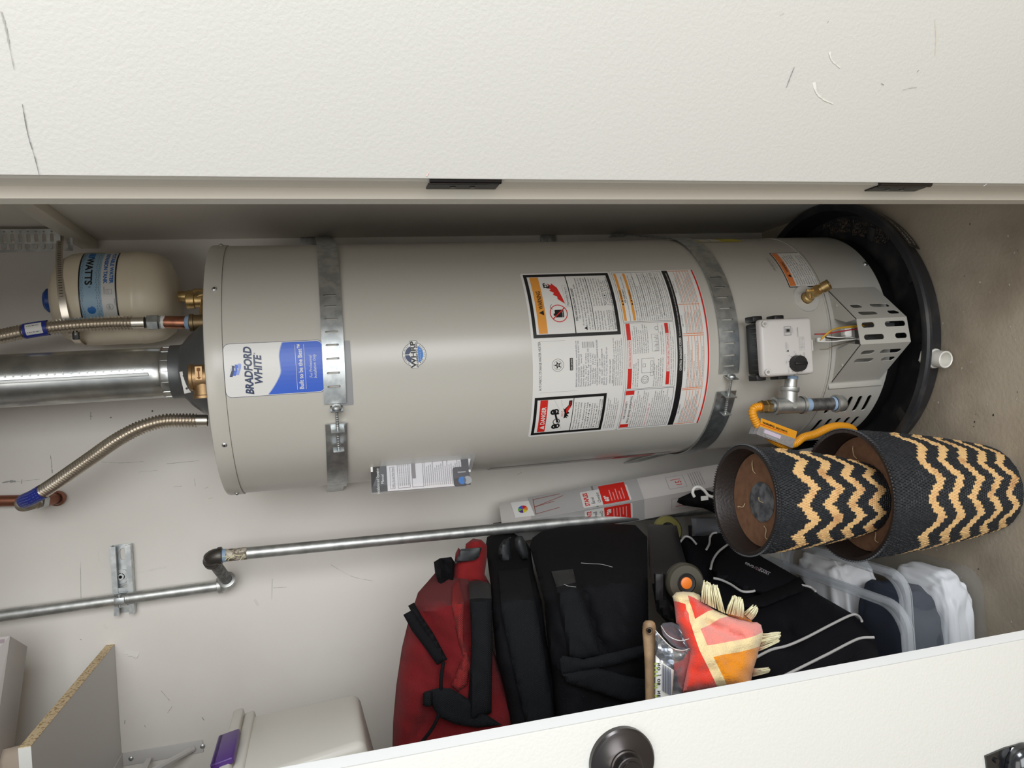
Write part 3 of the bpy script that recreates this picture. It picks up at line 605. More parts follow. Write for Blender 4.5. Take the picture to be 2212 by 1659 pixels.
# danger
F.frame(-.1875, .7365, -.0975, .8885, .0060, PK, 2); F.rect(-.1800, .8605, -.1040, .8765, PR, 2); F.poly([(-.1735, .863), (-.1635, .863), (-.1685, .8725)], PW, 3); F.rect(-.1688, .8645, -.1682, .869, PR, 4); F.text('DANGER', -.161, .8635, .0125, PW, 3, width=.042, bold=.015)
F.rect(-.1815, .8055, -.1035, .8070, PK, 2)
for u in (-.168, -.132): F.disc(u, .8475-(.006 if u < -.15 else 0), .0062, PK, 3, r0=.0022); F.disc(u+.001, .842-(.006 if u < -.15 else 0), .0062, PK, 3, r0=.003)
F.poly([(-.158, .838), (-.136, .845), (-.1335, .842), (-.134, .835), (-.1375, .835), (-.138, .8405), (-.158, .8335)], PK, 4); F.disc(-.1555, .8385, .0075, PK, 3, r0=.006)
F.text('HOT', -.1435, .8255, .0075, PR, 4, width=.014)
F.poly([(-.149, .824), (-.1465, .8205), (-.149, .816), (-.144, .819), (-.1445, .8135), (-.139, .818), (-.137, .8125), (-.132, .817), (-.118, .8095), (-.108, .8095), (-.108, .816), (-.118, .8165), (-.127, .8245), (-.1235, .8275), (-.135, .8235)], PK, 4)
F.poly([(-.137, .8195), (-.124, .8125), (-.117, .8145), (-.127, .8215)], PR, 5); F.text('BURN', -.124, .811, .005, PR, 6, width=.014)
for p in ([(-.175, .8260), (-.150, .8345)], [(-.128, .834), (-.106, .8465)], [(-.105, .833), (-.12, .829)], [(-.128, .834), (-.128, .856)]):
    (x0, y0), (x1, y1) = p; F.poly([(x0, y0), (x1, y1), (x1+.0003, y1+.0006), (x0+.0003, y0+.0006)], PG, 2)
lines(F, ['Water temperature over 125°F', 'can cause severe burns', 'instantly or death from scalds.'], -.1795, .799, .0048, width=.066, lead=1.15); lines(F, ['Children, disabled and elderly', 'are at highest risk of being', 'scalded.'], -.1795, .7805, .0048, width=.064, lead=1.15)
lines(F, ['See instruction manual before', 'setting temperature at water', 'heater.'], -.1795, .764, .0046, width=.062, lead=1.12); lines(F, ['Feel water before bathing or showering.', 'Temperature limiting valves are available.'], -.1795, .7485, .0044, width=.07, lead=1.12)
para(F, -.184, -.108, .7305, .7045, .0034, TX)
# lower sheet
F.frame(.0445, .5875, .1625, .6975, .0007, PK, 2); F.frame(-.0925, .5875, .0425, .6975, .0005, PK, 2); F.frame(-.1885, .5875, -.0945, .6975, .0008, PN, 2)
F.rect(.0475, .6890, .1595, .6945, PO, 2); F.rect(.0475, .6690, .1595, .6745, PO, 2); F.text('▲ WARNING', .088, .6897, .0052, PK, 3, width=.028, bold=.01); F.text('▲ WARNING', .088, .6697, .0052, PK, 3, width=.028, bold=.01); F.text('FOR YOUR SAFETY', .086, .6835, .0048, PK, 3, width=.032, bold=.01)
for u in (.0805, .0805): 
    F.poly([(u, .6897), (u+.005, .6897), (u+.0025, .694)], PK, 3); F.poly([(u, .6697), (u+.005, .6697), (u+.0025, .674)], PK, 3)
para(F, .047, .1595, .680, .6765, .0036, TX); para(F, .047, .1595, .664, .5900, .0036, 'HOT WATER CAN PRODUCE FIRST DEGREE BURNS in less than five seconds at 140 F and in 30 seconds at 130 F '+TX)
for v in (.6545, .6425, .628, .612, .6035): F.rect(.055, v, .1595, v+.0005, PK, 3)
F.rect(-.0915, .6845, .0415, .6935, PR, 2); F.rect(-.0495, .6852, .0075, .6928, PW, 3); F.text('OPERATING INSTRUCTIONS', -.048, .6868, .0058, PR, 4, width=.054, bold=.01)
F.rect(-.0875, .6005, .0395, .6085, PR, 2); F.rect(-.0595, .6010, .0185, .6080, PW, 3); F.text('TO TURN OFF GAS TO APPLIANCE', -.0585, .6023, .0056, PR, 4, width=.076, bold=.01)
para(F, -.0895, -.028, .6795, .6665, .0036, '1. STOP! Read the safety information above on this label. 2. Set the gas control knob to the OFF position. '+TX)
para(F, -.020, .0405, .6795, .6460, .0036, 'Depress and hold gas control knob. Immediately press and release the igniter button until you hear a click sound. '+TX)
para(F, -.0895, -.030, .634, .6115, .0036, 'Wait five minutes to clear out any gas. Then smell for gas including near the floor. If you smell gas STOP. '+TX); para(F, -.024, .0405, .618, .6112, .0036, TX); para(F, -.0895, .0405, .5965, .5895, .0036, TX)
F.disc(-.074, .655, .0085, PK, 3, r0=.0078); F.disc(-.074, .655, .0055, PK, 3, r0=.005); F.rect(-.0742, .652, -.0736, .659, PK, 3)
F.rrect(-.060, .636, -.030, .6635, .002, PK, 2); F.rrect(-.0595, .6365, -.0305, .663, .0018, PW, 3); F.frame(-.048, .655, -.041, .661, .0005, PK, 4); F.frame(-.066, .637, -.057, .644, .0005, PK, 4); F.frame(-.055, .638, -.047, .644, .0005, PK, 4); F.frame(-.045, .638, -.036, .644, .0005, PK, 4)
F.frame(-.017, .6245, .018, .6395, .0004, PK, 2); [F.rect(-.016+k*.003, .6255, -.0154+k*.003, .6345-(k % 3)*.002, PK, 3) for k in range(11)]; F.disc(.030, .6265, .004, PK, 3, r0=.0034); F.rect(.020, .623, .040, .6234, PK, 3)
F.rect(-.1865, .676, -.0965, .6955, PR, 2); F.rect(-.177, .6765, -.1055, .695, PW, 3); F.text('FOR YOUR SAFETY', -.163, .6883, .0062, PK, 4, width=.044, bold=.01); F.text('READ BEFORE OPERATING', -.1745, .679, .0062, PK, 4, width=.066, bold=.01)
para(F, -.186, -.097, .6715, .643, .0036, 'WARNING: If you do not follow these instructions exactly a fire or explosion may result causing property damage personal injury or loss of life. '+TX); F.text('WHAT TO DO IF YOU SMELL GAS', -.186, .6375, .0042, PR, 3, width=.058); para(F, -.186, -.097, .6325, .5895, .0036, TX)
F.rect(-.1905, .5705, .1645, .5835, PK, 2); F.text('CONTROL DIAGNOSTIC CODES', -.060, .574, .0068, PW, 3, width=.068, bold=.01); F.text('Read the instruction manual for complete diagnostic code information and service procedures by a qualified technician', .012, .5745, .0042, PW, 3, width=.145)
for v in (.5425, .5495, .5565): F.rect(-.188, v, -.104, v+.0009, PO2, 2); F.rect(-.100, v, .010, v+.0009, PO2, 2); F.rect(.014, v, .076, v+.0009, PO2, 2); F.rect(.080, v, .162, v+.0009, PO2, 2)
for v in (.5225, .5290, .5355): F.rect(-.188, v, -.104, v+.0009, PO2, 2); F.rect(-.100, v, .010, v+.0009, PO2, 2); F.rect(.014, v, .162, v+.0009, PO2, 2)
for u in (-.1895, -.103, -.0995, .0105, .0145, .0775, .162): F.rect(u, .5215, u+.0014, .569, PO2, 2)
for v in (.5435, .5505, .5575, .5365, .530, .5235):
    for a, c in ((-.186, -.106), (-.097, .008), (.017, .075), (.082, .158)): F.text('Not an error, indicator pilot is lit and working properly now', a, v+.0016, .0035, PK, 3, width=(c-a)*random.uniform(.5, 1))
F.text('OPERATIONAL STATUS', -.062, .5655, .0042, PK, 3, width=.036); F.text('LED STATUS', .030, .5655, .0042, PK, 3, width=.024); F.text('FAULT STATUS', .105, .5655, .0042, PK, 3, width=.03); F.text('LED STATUS', -.16, .5655, .0042, PK, 3, width=.024)
F.rect(-.1915, .5108, .1655, .5145, PR, 2)
b.build('instruction_label', heater, 0, label='large warning and instruction label', fixn=False)
# small warning label + stamped code, energy label
b = MB(); F = Flat(b, S); k = rad(1)*R0
F.rrect(24.6*k, .2125, 49.6*k, .2945, .002, PK, 1); F.rrect(25.1*k, .2145, 49.1*k, .2925, .0015, PW, 2); F.rect(25.4*k, .2765, 48.8*k, .2915, PO2, 3); F.text('WARNING', 34*k, .279, .0095, PK, 4, width=.033, bold=.01); F.poly([(30.5*k, .279), (32.6*k, .279), (31.55*k, .287)], PK, 4)
para(F, 26*k, 48*k, .2695, .217, .0046, 'When lighting the pilot follow the instructions below • do not use this appliance if any part has been under water • immediately call a qualified service technician to inspect it ', lay=4)
b.build('warning_label', heater, 0, label='small orange headed warning label', fixn=False)
b = MB(); F = Flat(b, S); F.text('FVIR RESISTANT', 35*k, .3075, .009, M('stamp_grey', (132, 128, 122), .4), 1, width=.042); F.text('B 2203 44100', 37*k, .3015, .004, M('stamp_grey', (132, 128, 122), .4), 1, width=.03); b.build('stamped_code', heater, 0, fixn=False)
b = MB(); F = Flat(b, cy(.0006)); F.rect(66*k, .32, 86*k, .46, PY, 1); F.rect(66.5*k, .375, 80*k, .425, PW, 2); F.text('EnergyGuide', 67*k, .437, .014, PK, 3, width=.075); F.rect(67*k, .40, 80*k, .402, PK, 3); b.build('energy_label', heater, 0, label='yellow label on the right side', fixn=False)
b = MB(); F = Flat(b, cy(.0006)); F.rect(-86*k, .52, -74*k, .95, PW2, 1); F.rect(-86*k, .56, -74*k, .66, PR, 2); b.build('side_label', heater, 0, label='white and red label on the left side', fixn=False)
b = MB(); F = Flat(b, cy(.0008)); F.rrect(-19.4*k, 1.238, 7.5*k, 1.262, .002, PG, 1); b.build('paper_tag', heater, 0, label='grey card tag tucked under the upper strap', fixn=False)

# ---------------- manual in its clear sleeve
P = [at(800, 998, 1.500), at(1025, 967, 1.500), at(1004, 1048, 1.475), at(803, 1064, 1.475)]
o = P[3]; ux = (P[0]-P[3]); vx = V((0, 0, 1)); n_ = ux.cross(vx).normalized()
man = thing('manual', (o.x, o.y, P[2].z), 'black and white installation manual in a clear sleeve on the heater side', 'manual')
Wm = ux.length; Hm = P[3].z-P[2].z; fn = lambda u, v, h: P[3]+ux.normalized()*u+(P[2]-P[3]).normalized()*(-v)+n_*h
mb = MB(); L_ = (P[2]-P[3]).length; Wn = 1.0
plate([(0, -L_), (Wm, -L_-.02), (Wm, 0), (0, 0)], [], fn, .0045, M('paper', (214, 208, 208), .6), .01, mb); mb.build('booklet', man, 0)
mb = MB(); F = Flat(mb, fn, .01); F.rect(0, -.031, Wm, 0, M('manual_black', (40, 38, 38), .5), 3); F.rect(Wm*.66, -.004, Wm, 0, PW, 4)
F.text('Installation and Operation', -.004, -.0155, .0085, PW, 5, width=Wm*.83); F.text('Manual', Wm*.25, -.0245, .008, PW, 5, width=.019)
F.frame(.004, -.046, Wm*.78, -.037, .0005, PK, 4); F.text('ULN Lo Tox Gas Water Heater', .006, -.0445, .006, PK, 5, width=Wm*.66)
F.frame(.004, -.076, Wm*.95, -.052, .0006, PK, 4)
for k_ in range(5): F.text('Safety instructions are important to follow', .008, -.057-k_*.0042, .0035, PK, 5, width=Wm*.75)
F.frame(.004, -.103, Wm*.95, -.08, .0006, PK, 4); F.rect(Wm*.35, -.088, Wm*.93, -.081, M('manual_grey', (118, 110, 110), .6), 5)
for k_ in range(20): F.text('Read and understand this manual and the safety messages', .005, -.107-k_*.0042, .0034, PK, 5, width=Wm*random.uniform(.5, .86))
F.rect(0, -L_-.012, Wm, -L_+.003, M('manual_black', (40, 38, 38), .5), 3); F.rrect(-.002, -L_-.006, Wm*.62, -.163, .006, M('manual_card', (46, 36, 38), .4), 6); F.disc(Wm*.16, -.181, .008, PBL, 7); F.disc(Wm*.16, -.192, .0085, PG, 7); F.rect(Wm*.42, -.19, Wm*.46, -.173, PG, 7); F.rect(Wm*.42, -.2, Wm*.5, -.196, PW, 7)
mb.build('cover_print', man, 0, fixn=False)
mb = MB(); Q = [at(833, 974, 1.482), at(1032, 963, 1.482), at(1010, 1050, 1.472), at(800, 1066, 1.472)]
for i in range(9):
    pass
mb.add([Q[0]-n_*-.001, Q[1], Q[2]+n_*.004, Q[3]+n_*.004, Q[0]+n_*-.006, Q[1]+n_*-.006, Q[2]+n_*-.006, Q[3]+n_*-.006], [(0, 1, 2, 3), (4, 5, 6, 7), (3, 2, 6, 7), (1, 2, 6, 5)], POLY); mb.build('clear_sleeve', man, 0, label='clear plastic sleeve')

# ---------------- seismic straps
def strap(name, z0, z1, tilt, sl_phis, a_end, c_phi, label, wallz, bolt_dy=0):
    t = thing(name, (CX, CY, z0), label, 'strap', 'galvanized straps around the water heater')
    Rr = R0+.0034
    def path(right):
        pts = []
        if right:   # from wall corner to tangent, then round to a_end
            pts += [V((.392, 1.927)), V((.392, 1.885)), V((.385, 1.86))]
            for a in range(82, int(a_end)-1, -3): pts.append(V((CX+Rr*sin(rad(a)), CY-Rr*cos(rad(a)))))
            pts.append(V((CX+Rr*sin(rad(a_end)), CY-Rr*cos(rad(a_end)))))
        else:
            for a in range(int(c_phi), -100, -3): pts.append(V((CX+Rr*sin(rad(a)), CY-Rr*cos(rad(a)))))
            pts += [V((-.215, 1.80)), V((-.24, 1.926))]
        return pts
    for right in (True, False):
        pts = path(right); L = [0]
        for i in range(1, len(pts)): L.append(L[-1]+(pts[i]-pts[i-1]).length)
        T = L[-1]
        def fn(u, v, h, pts=pts, L=L, T=T):
            s_ = max(0, min(T, T-u if True else u)); j = 0
            while j < len(L)-2 and L[j+1] < s_: j += 1
            f = (s_-L[j])/(L[j+1]-L[j]); p = pts[j].lerp(pts[j+1], f); d = (pts[j+1]-pts[j]).normalized(); nn = V((-d.y, d.x))
            if right: pass
            q = p+nn*(-h if False else h)*(-1 if True else 1)
            dx = (p.x-CX); return V((q.x, q.y, v+tilt*(-dx)))
        def s_of(phi): return T-(next(L[i] for i in range(len(pts)) if False) if False else 0)
        hol = []
        if right:
            # slots at given phi : arc distance from the end
            for ph in sl_phis: hol.append(slot(rad(ph-a_end)*Rr, (z0+z1)/2+.001, .0038, (z1-z0)*.6))
        else: hol = [slot(T-.012, (z0+z1)/2, .003, (z1-z0)*.5)]
        plate([(0, z0), (T, z0), (T, z1), (0, z1)], hol, fn, .0022, ZINC, .008).build('band', t, 40)
    # tension bolt
    zc = (z0+z1)/2; mb = MB()
    pa = V((CX+(Rr+.011)*sin(rad(a_end-1.5)), CY-(Rr+.011)*cos(rad(a_end-1.5)), zc+tilt*.0)); pb = V((CX+(Rr+.012)*sin(rad(c_phi-1)), CY-(Rr+.012)*cos(rad(c_phi-1)), zc)); pe = V((CX+(Rr+.016)*sin(rad(c_phi-10)), CY-(Rr+.016)*cos(rad(c_phi-10)), zc))
    d = (pe-pa).normalized(); nrm = V((sin(rad(c_phi)), -cos(rad(c_phi)), 0))
    T_ = Matrix.LocRotScale(pa, d.to_track_quat('X', 'Z'), (1, 1, 1)); mb.box((0, 0, 0), (.002, .024, .022), ZINC, T_).build('anchor_tab', t, 30); mb = MB()
    T_ = Matrix.LocRotScale(pb, d.to_track_quat('X', 'Z'), (1, 1, 1)); mb.box((0, 0, 0), (.002, .026, .024), ZINC, T_)
    mb.build('anchor_tab', t, 30)
    mb = MB().cyl(pa-d*.002, pe+d*.006, .0031, ZINC, n=14).lathe(pa-d*.0015, -d, [(.0088, 0), (.0088, .0015), (.0075, .0045), (.004, .006), (0, .0064)], ZINC, 24)
    mb.cyl(pb+d*.001, pb+d*.0065, .0062, ZINC, n=6)
    for k_ in range(16): q = pa.lerp(pe, .1+k_*.055); mb.lathe(q, d, [(.0031, 0), (.0036, .0006), (.0031, .0012)], ZINC, 12)
    mb.build('tension_bolt', t, 30)
    T_ = Matrix.LocRotScale(pe, d.to_track_quat('X', 'Z'), (1, 1, 1)); MB().box((0, 0, 0), (.0022, .018, .02), ZINC, T_, bev=.0008).build('end_tab', t, 30)
    MB().box((.383, 1.924, wallz), (.03, .012, .042), ZINC, bev=.001).cyl((.383, 1.917, wallz), (.383, 1.913, wallz), .006, ZINC, n=6).build('wall_lug', t, 30)
strap('strap', 1.2495, 1.2885, .018, (27.5, 22.3, 16.6, 11.2, 5.8, .3, -5.4, -10.9), -18, -27.5, 'upper galvanized strap with a tension bolt above the round sticker', 1.298)
strap('strap', .4425, .4880, -.0, (31, 25.5, 20, 14.5, 9, 3.4, -2, -7.5, -12.5), -16, -25, 'lower galvanized strap with a tension bolt below the large label', .668)

# ============================================================ DRAIN PAN
px_, py_ = .065, 1.605
b = MB().lathe((px_, py_, 0), ax, [(0, .004), (.20, .004), (.235, .0075), (.285, .0075), (.300, .012), (.312, .055), (.3135, .0615), (.3175, .064), (.330, .064), (.334, .060), (.334, .054), (.3295, .053), (.3275, .057), (.320, .056), (.308, .006), (.300, .001), (0, .001)], PAN, 128, ref=(1, 0, 0))
pan = top(b, 'drain_pan', 'round black plastic drain pan under the water heater', 'drain pan')
b = MB()
for a in range(8, 360, 36):
    d = V((cos(rad(a)), sin(rad(a)), 0)); T_ = Matrix.LocRotScale(V((px_, py_, .009))+d*.268, d.to_track_quat('X', 'Z'), (1, 1, 1)); b.box((0, 0, 0), (.034, .026, .009), PAN, T_, bev=.004)
b.build('floor_rib', pan, 40, kind='stuff')
b = MB()
for a0, a1, r0, r1 in ((-78, -50, .268, .304), (-40, -14, .255, .29), (-12, 8, .262, .296), (-120, -100, .262, .29)):
    for i in range(420):
        a, r = rad(random.uniform(a0, a1)), random.uniform(r0, r1); q = V((px_+r*cos(a), py_+r*sin(a), .0082 if r < .285 else .0115)); z_ = random.uniform(.0006, .0022)
        b.add([q+V((z_, 0, 0)), q+V((0, z_, .0003)), q+V((-z_, 0, .001)), q+V((0, -z_, .0003))], [(0, 1, 2, 3)], DUST)
b.build('dust_grit', pan, 0, kind='stuff', fixn=False)
for a0 in (-72, -118):
    mb = MB()
    fnp = lambda u, v, h: V((px_+(.338+h+.0)*cos(rad(a0)+u/.33), py_+(.338+h)*sin(rad(a0)+u/.33), v))
F_ = MB(); fnp = lambda u, v, h: V((px_+(.3346+h-(.054-v)*.32)*cos(u/.33), py_+(.3346+h-(.054-v)*.32)*sin(u/.33), v)); F = Flat(F_, fnp, .008)
F.rect(rad(-58)*.33, .012, rad(-28)*.33, .05, PK, 1); F.text('DRAIN PAN MUST BE PIPED', rad(-56)*.33, .035, .011, PW, 2, width=.15); F.text('WARNING', rad(-56)*.33, .018, .011, PW, 2, width=.06); F_.build('pan_sticker', pan, 0, label='black sticker with white print on the rim', fixn=False)
b = MB(); c0 = V((at(2022, 778, 1.29).x+.004, 1.293, .033)); d = V((-.12, -.92, -.02)).normalized()
b.lathe(c0, d, [(.0, -.02), (.0215, -.02), (.0215, .004)], PVC, 6).lathe(c0+d*.004, d, [(.0205, 0), (.018, .002), (.018, .026), (.0165, .0275), (.0145, .026), (.0145, .0), (0, .0)], PVC, 36)
b.build('drain_fitting', pan, 30, label='white plastic pipe stub')

# ============================================================ VENT, HOSES, PIPES
b = MB(); vx_, vy_ = CX+.004, 1.645; pr = [(.0505, 1.566), (.0515, 1.568)]
for z in (1.576, 1.600): pr += [(.0515, z-.003), (.0528, z), (.0515, z+.003)]
pr += [(.0515, 1.62), (.0520, 1.622), (.0520, 2.5)]
b.lathe((vx_, vy_, 0), ax, pr, DUCT, 64)
vent = top(b, 'vent_pipe', 'shiny galvanized vent duct rising from the heater draft hood', 'vent pipe')
b = MB()
DUCT2 = M('duct_seam', (190, 191, 189), .5, 1)
b.box((vx_-.004, vy_-.0525, 2.055), (.007, .0025, .87), DUCT2, bev=.001)
for k in range(60): b.box((vx_+.006, vy_-.0518, 1.63+k*.014), (.005, .0012, .003), DUCT2)
b.build('lock_seam', vent, 30)
b = MB()
for k in range(14): a = rad(k*360/14); b.box((0, 0, 0), (.0016, .003, .024), DUCT, Matrix.LocRotScale(V((vx_+.0512*sin(a), vy_-.0512*cos(a), 1.588)), V((sin(a), -cos(a), 0)).to_track_quat('Y', 'Z'), (1, 1, 1)), bev=.0006, seg=1)
b.build('crimp', vent, 30, kind='stuff')
pa, pb = at(396, 806, 1.583), at(405, 845, 1.583); d = (pb-pa).normalized(); T_ = Matrix.LocRotScale((pa+pb)/2, Matrix((d, V((0, -1, 0)).cross(d)*-1, V((0, -1, 0)))).transposed().to_quaternion(), (1, 1, 1))
b = MB().box((0, 0, 0), ((pb-pa).length+.008, .0135, .003), WHITE, T_, bev=.0012)
for k in (-.013, .013): b.cyl((pa+pb)/2+d*k+V((0, -.001, 0)), (pa+pb)/2+d*k+V((0, -.0024, 0)), .0022, BLACK, n=10)
b.build('hood_clip', vent, 30, label='white strip screwed over the joint')
def hose(name, label, pts, plain0, nutpos, wrap, r=.0146):
    t = thing(name, (pts[0].x, pts[0].y, pts[0].z), label, 'hose', 'flexible water connectors')
    b = MB(); P = corrugated(b, pts, r*1.03, .0062, STEEL, 18, .14); b.build('corrugated_tube', t, 60)
    d = (pts[0]-pts[1]).normalized(); b = MB().lathe(pts[0]-d*.002, d, [(.0122, 0), (.0122, plain0)], STEEL, 28); b.build('plain_sleeve', t, 40)
    if nutpos: b = MB().lathe(pts[0]+d*plain0, d, [(.0105, 0), (.0135, .003), (.0165, .004), (.0165, .024), (.014, .027), (.0135, .03), (0, .03)], ZINC, 6, ph0=.3); b.lathe(pts[0]+d*(plain0+.03), d, [(.0135, 0), (.0138, .008), (0, .008)], PW, 24).build('coupling_nut', t, 20)
    i0, i1 = [int(len(P)*k) for k in wrap]; b = MB(); b.tube(P[i0:i1], r*1.05, BLUEW, 24, cap=False); wr = b.build('blue_wrap', t, 60, label='blue printed wrap')
    return t, P, i0, i1, wr
hp = [at(285, 697, 1.67), at(230, 698, 1.67), at(150, 703, 1.665), at(75, 712, 1.665), at(0, 727, 1.67), at(-120, 752, 1.68)]
t, P, i0, i1, wr = hose('water_hose', 'ribbed steel water hose crossing in front of the cream expansion tank', hp, .026, True, (.44, .57))
b = MB(); mid = P[(i0+i1)//2]; d = (P[i1]-P[i0]).normalized(); side = d.cross(V((0, -1, 0))).normalized()
def wfn(u, v, h): a = v/.0136; return mid+d*u+(V((0, -1, 0))*cos(a)+side*sin(a))*(.0158+h)
F = Flat(b, wfn, .002, .0003); F.step = None
for k in range(16): v0 = -.010+k*.00125; F.rect(-.014, v0, .016, v0+.00126, PW, 1)
for k in range(11): F.rect(-.010+k*.0022, -.006, -.0093+k*.0022+(k % 3)*.0004, .006, PK, 3)
b.build('barcode', wr, 0, fixn=False, label='white barcode panel')
cp = thing('copper_nipple', (.17, 1.66, 1.53), 'short bright copper pipe between the brass tee and the steel hose nut', 'pipe')
pA, pB = V((.1705, 1.66, 1.548)), hp[0]+(hp[0]-hp[1]).normalized()*.060
MB().cyl(pA, pB, .0132, COPPER, n=32).build('copper_pipe', cp, 40); MB().lathe(pA, (pB-pA), [(.0145, -.001), (.0145, .006), (.0135, .0075)], DOPE, 24).build('sealant_ring', cp, 40, label='pale blue pipe sealant')
wy = 1.905
hl = [at(424, 908, 1.66), at(390, 908, 1.66), at(350, 910, 1.66), at(300, 925, 1.66), at(250, 952, 1.67), at(200, 987, 1.69), at(150, 1022, 1.71), at(110, 1050, 1.73), at(75, 1072, 1.75), at(52, 1083, 1.78), at(50, 1090, 1.815), at(66, 1087, 1.84), at(85, 1083, 1.855)]
t, P, i0, i1, wr = hose('water_hose', 'ribbed steel water hose curving from the heater top to a copper elbow on the wall', hl, .024, False, (.70, .83))
b = MB()
for i in range(i0+6, i1-6, 3):
    q = P[i]; tt = (P[i+1]-P[i-1]).normalized(); n0 = (EYE-q).normalized(); n0 = (n0-tt*n0.dot(tt)).normalized(); s_ = tt.cross(n0)
    for a in (-.7, -.35, 0, .35, .7):
        if random.random() < .8: c = q+(n0*cos(a)+s_*sin(a))*.0158; e = (s_*cos(a)-n0*sin(a))*.0011; b.add([c-tt*.0011-e*.4, c+tt*.0011-e*.4, c+tt*.0011+e*.4, c-tt*.0011+e*.4], [(0, 1, 2, 3)], PLB)
b.build('wrap_print', wr, 0, kind='stuff', fixn=False)
cw_ = thing('copper_stub', (-.19, 1.9, 1.87), 'dull copper pipe and elbow on the wall behind the curved hose', 'pipe')
e0 = hl[-1]; wallp = at(128, 1075, 1.925)
MB().lathe(e0-(wallp-e0).normalized()*.004, (wallp-e0), [(0, 0), (.0165, 0), (.0165, .018), (.0125, .02)], ZINC, 6).build('hose_nut', cw_, 20, label='zinc hose nut')
MB().cyl(e0+(wallp-e0).normalized()*.014, wallp, .0135, COPPERD, n=28).lathe(wallp-V((0, .006, 0)), (0, -1, 0), [(.017, 0), (.017, .012), (.0135, .014)], COPPERD, 28).build('stub_pipe', cw_, 40)
MB().cyl(at(-60, 1083, 1.908), at(62, 1081, 1.908), .0125, COPPERD, n=28).build('riser_pipe', cw_, 40)
# expansion tank
ex, ey = .2440, 1.80; tz0, tz1 = 1.588, 1.838
et = thing('expansion_tank', (ex, ey, 1.56), 'cream enamelled expansion tank with a blue cap behind the heater', 'expansion tank')
pr = [(0, tz0), (.05, tz0+.002), (.08, tz0+.014), (.096, tz0+.036), (.101, tz0+.062), (.101, tz0+.070), (.1022, tz0+.073), (.1022, tz0+.080), (.101, tz0+.083), (.101, tz1-.072), (.0975, tz1-.046), (.084, tz1-.020), (.06, tz1-.006), (.03, tz1), (0, tz1)]
MB().lathe((ex, ey, 0), ax, pr, CREAM, 96).build('tank_body', et, 60)
MB().lathe((ex, ey, tz1-.002), ax, [(.026, 0), (.026, .014), (.02, .02), (0, .021)], BLUE, 40).build('valve_cap', et, 40, label='blue cap')
MB().cyl((ex, ey, 1.545), (ex, ey, tz0+.004), .012, BRASS).lathe((ex-.0, ey, 1.535), ax, [(0, 0), (.0175, 0), (.0175, .022), (.0145, .024), (.0145, .034), (0, .034)], BRASS, 8).build('tank_nipple', et, 30, label='brass nipple')
MB().cyl((.225, 1.72, 1.53), (ex, ey, 1.548), .012, BRASS).build('feed_elbow', et, 30, label='brass feed pipe')
tf = lambda u, v, h: V((ex+(.1012+h)*sin(u/.1012), ey-(.1012+h)*cos(u/.1012), v))
b = MB(); F = Flat(b, tf, .005, .0003)
ua, ub, va, vb_ = -.055, .118, 1.692, 1.764
F.rrect(ua, va, ub, vb_, .005, PK, 1); F.rect(ua, va+.003, ub-.004, va+.029, PW2, 2); F.rect(ua, va+.029, ub-.004, vb_-.003, PS, 2)
for r_ in range(4):
    for k in range(30):
        u = ua+.003+k*.0055; v = (va+.032, va+.0365, vb_-.009, vb_-.0060)[r_]+.0010*sin(k*1.9+r_); F.poly([(u, v), (u+.0018, v+.0015), (u+.0042, v), (u+.0042, v+.0006), (u+.0018, v+.0021), (u, v+.0006)], PK, 3)
def flip(t_, u, v, s_, m, w_, lay=4): F.text(t_, u, v, s_, m, lay, width=w_, rot=pi, bold=.035)
flip('WATTS', .086, 1.7505, .0185, PK, .070); flip('®', .013, 1.744, .005, PK, .003)
for k in range(3): F.poly([(.112-k*.008, 1.7505), (.106-k*.008, 1.7505), (.102-k*.008, 1.738), (.108-k*.008, 1.738)], PBL, 4)
flip('POTABLE WATER', .106, 1.7045, .0100, PBL, .088); flip('EXPANSION TANK', .106, 1.7160, .0100, PBL, .088)
F.disc(-.030, 1.707, .0065, PG, 4, r0=.0057); flip('NSF', -.0255, 1.7095, .005, PG, .009); F.frame(-.004, 1.701, .006, 1.712, .0006, PG, 4); F.text('IAPMO', .005, 1.709, .0035, PG, 5, width=.008, rot=pi); flip('Conforms to', .012, 1.716, .003, PG, .016); flip('Certified to', -.012, 1.6975, .003, PG, .016)
F.disc(-.036, 1.742, .008, PBL, 3); F.rrect(-.030, 1.742, -.018, 1.757, .003, PS, 5)
b.build('tank_label', et, 0, label='blue and white printed label upside down', fixn=False)
# strap of the tank (worm clamp)
b = MB()
Pc = [at(132, 503, 1.79), at(128, 545, 1.755), at(129, 590, 1.715), at(133, 640, 1.697), at(143, 690, 1.70), at(158, 725, 1.718), at(174, 744, 1.76), at(186, 742, 1.82)]
Pc = spline(Pc, .006)
def ribbon(mb, P, wd, th, m, axis):
    vs = []
    for i, p in enumerate(P):
        t_ = (P[min(i+1, len(P)-1)]-P[max(i-1, 0)]).normalized(); a = (V(axis)-t_*V(axis).dot(t_)).normalized(); n2 = t_.cross(a)
        for sa, sn in ((-1, -1), (1, -1), (1, 1), (-1, 1)): vs.append(p+a*wd/2*sa+n2*th/2*sn)
    n_ = len(P); mb.add(vs, [(i*4+k, i*4+(k+1) % 4, i*4+4+(k+1) % 4, i*4+4+k) for i in range(n_-1) for k in range(4)]+[(0, 1, 2, 3), tuple(n_*4-4+k for k in range(4))[::-1]], m)
ribbon(b, Pc, .0135, .0012, STEEL, (0, 0, 1)); clamp = top(b, 'band_clamp', 'steel worm band clamp hanging the cream tank from its bracket', 'clamp')
b = MB()
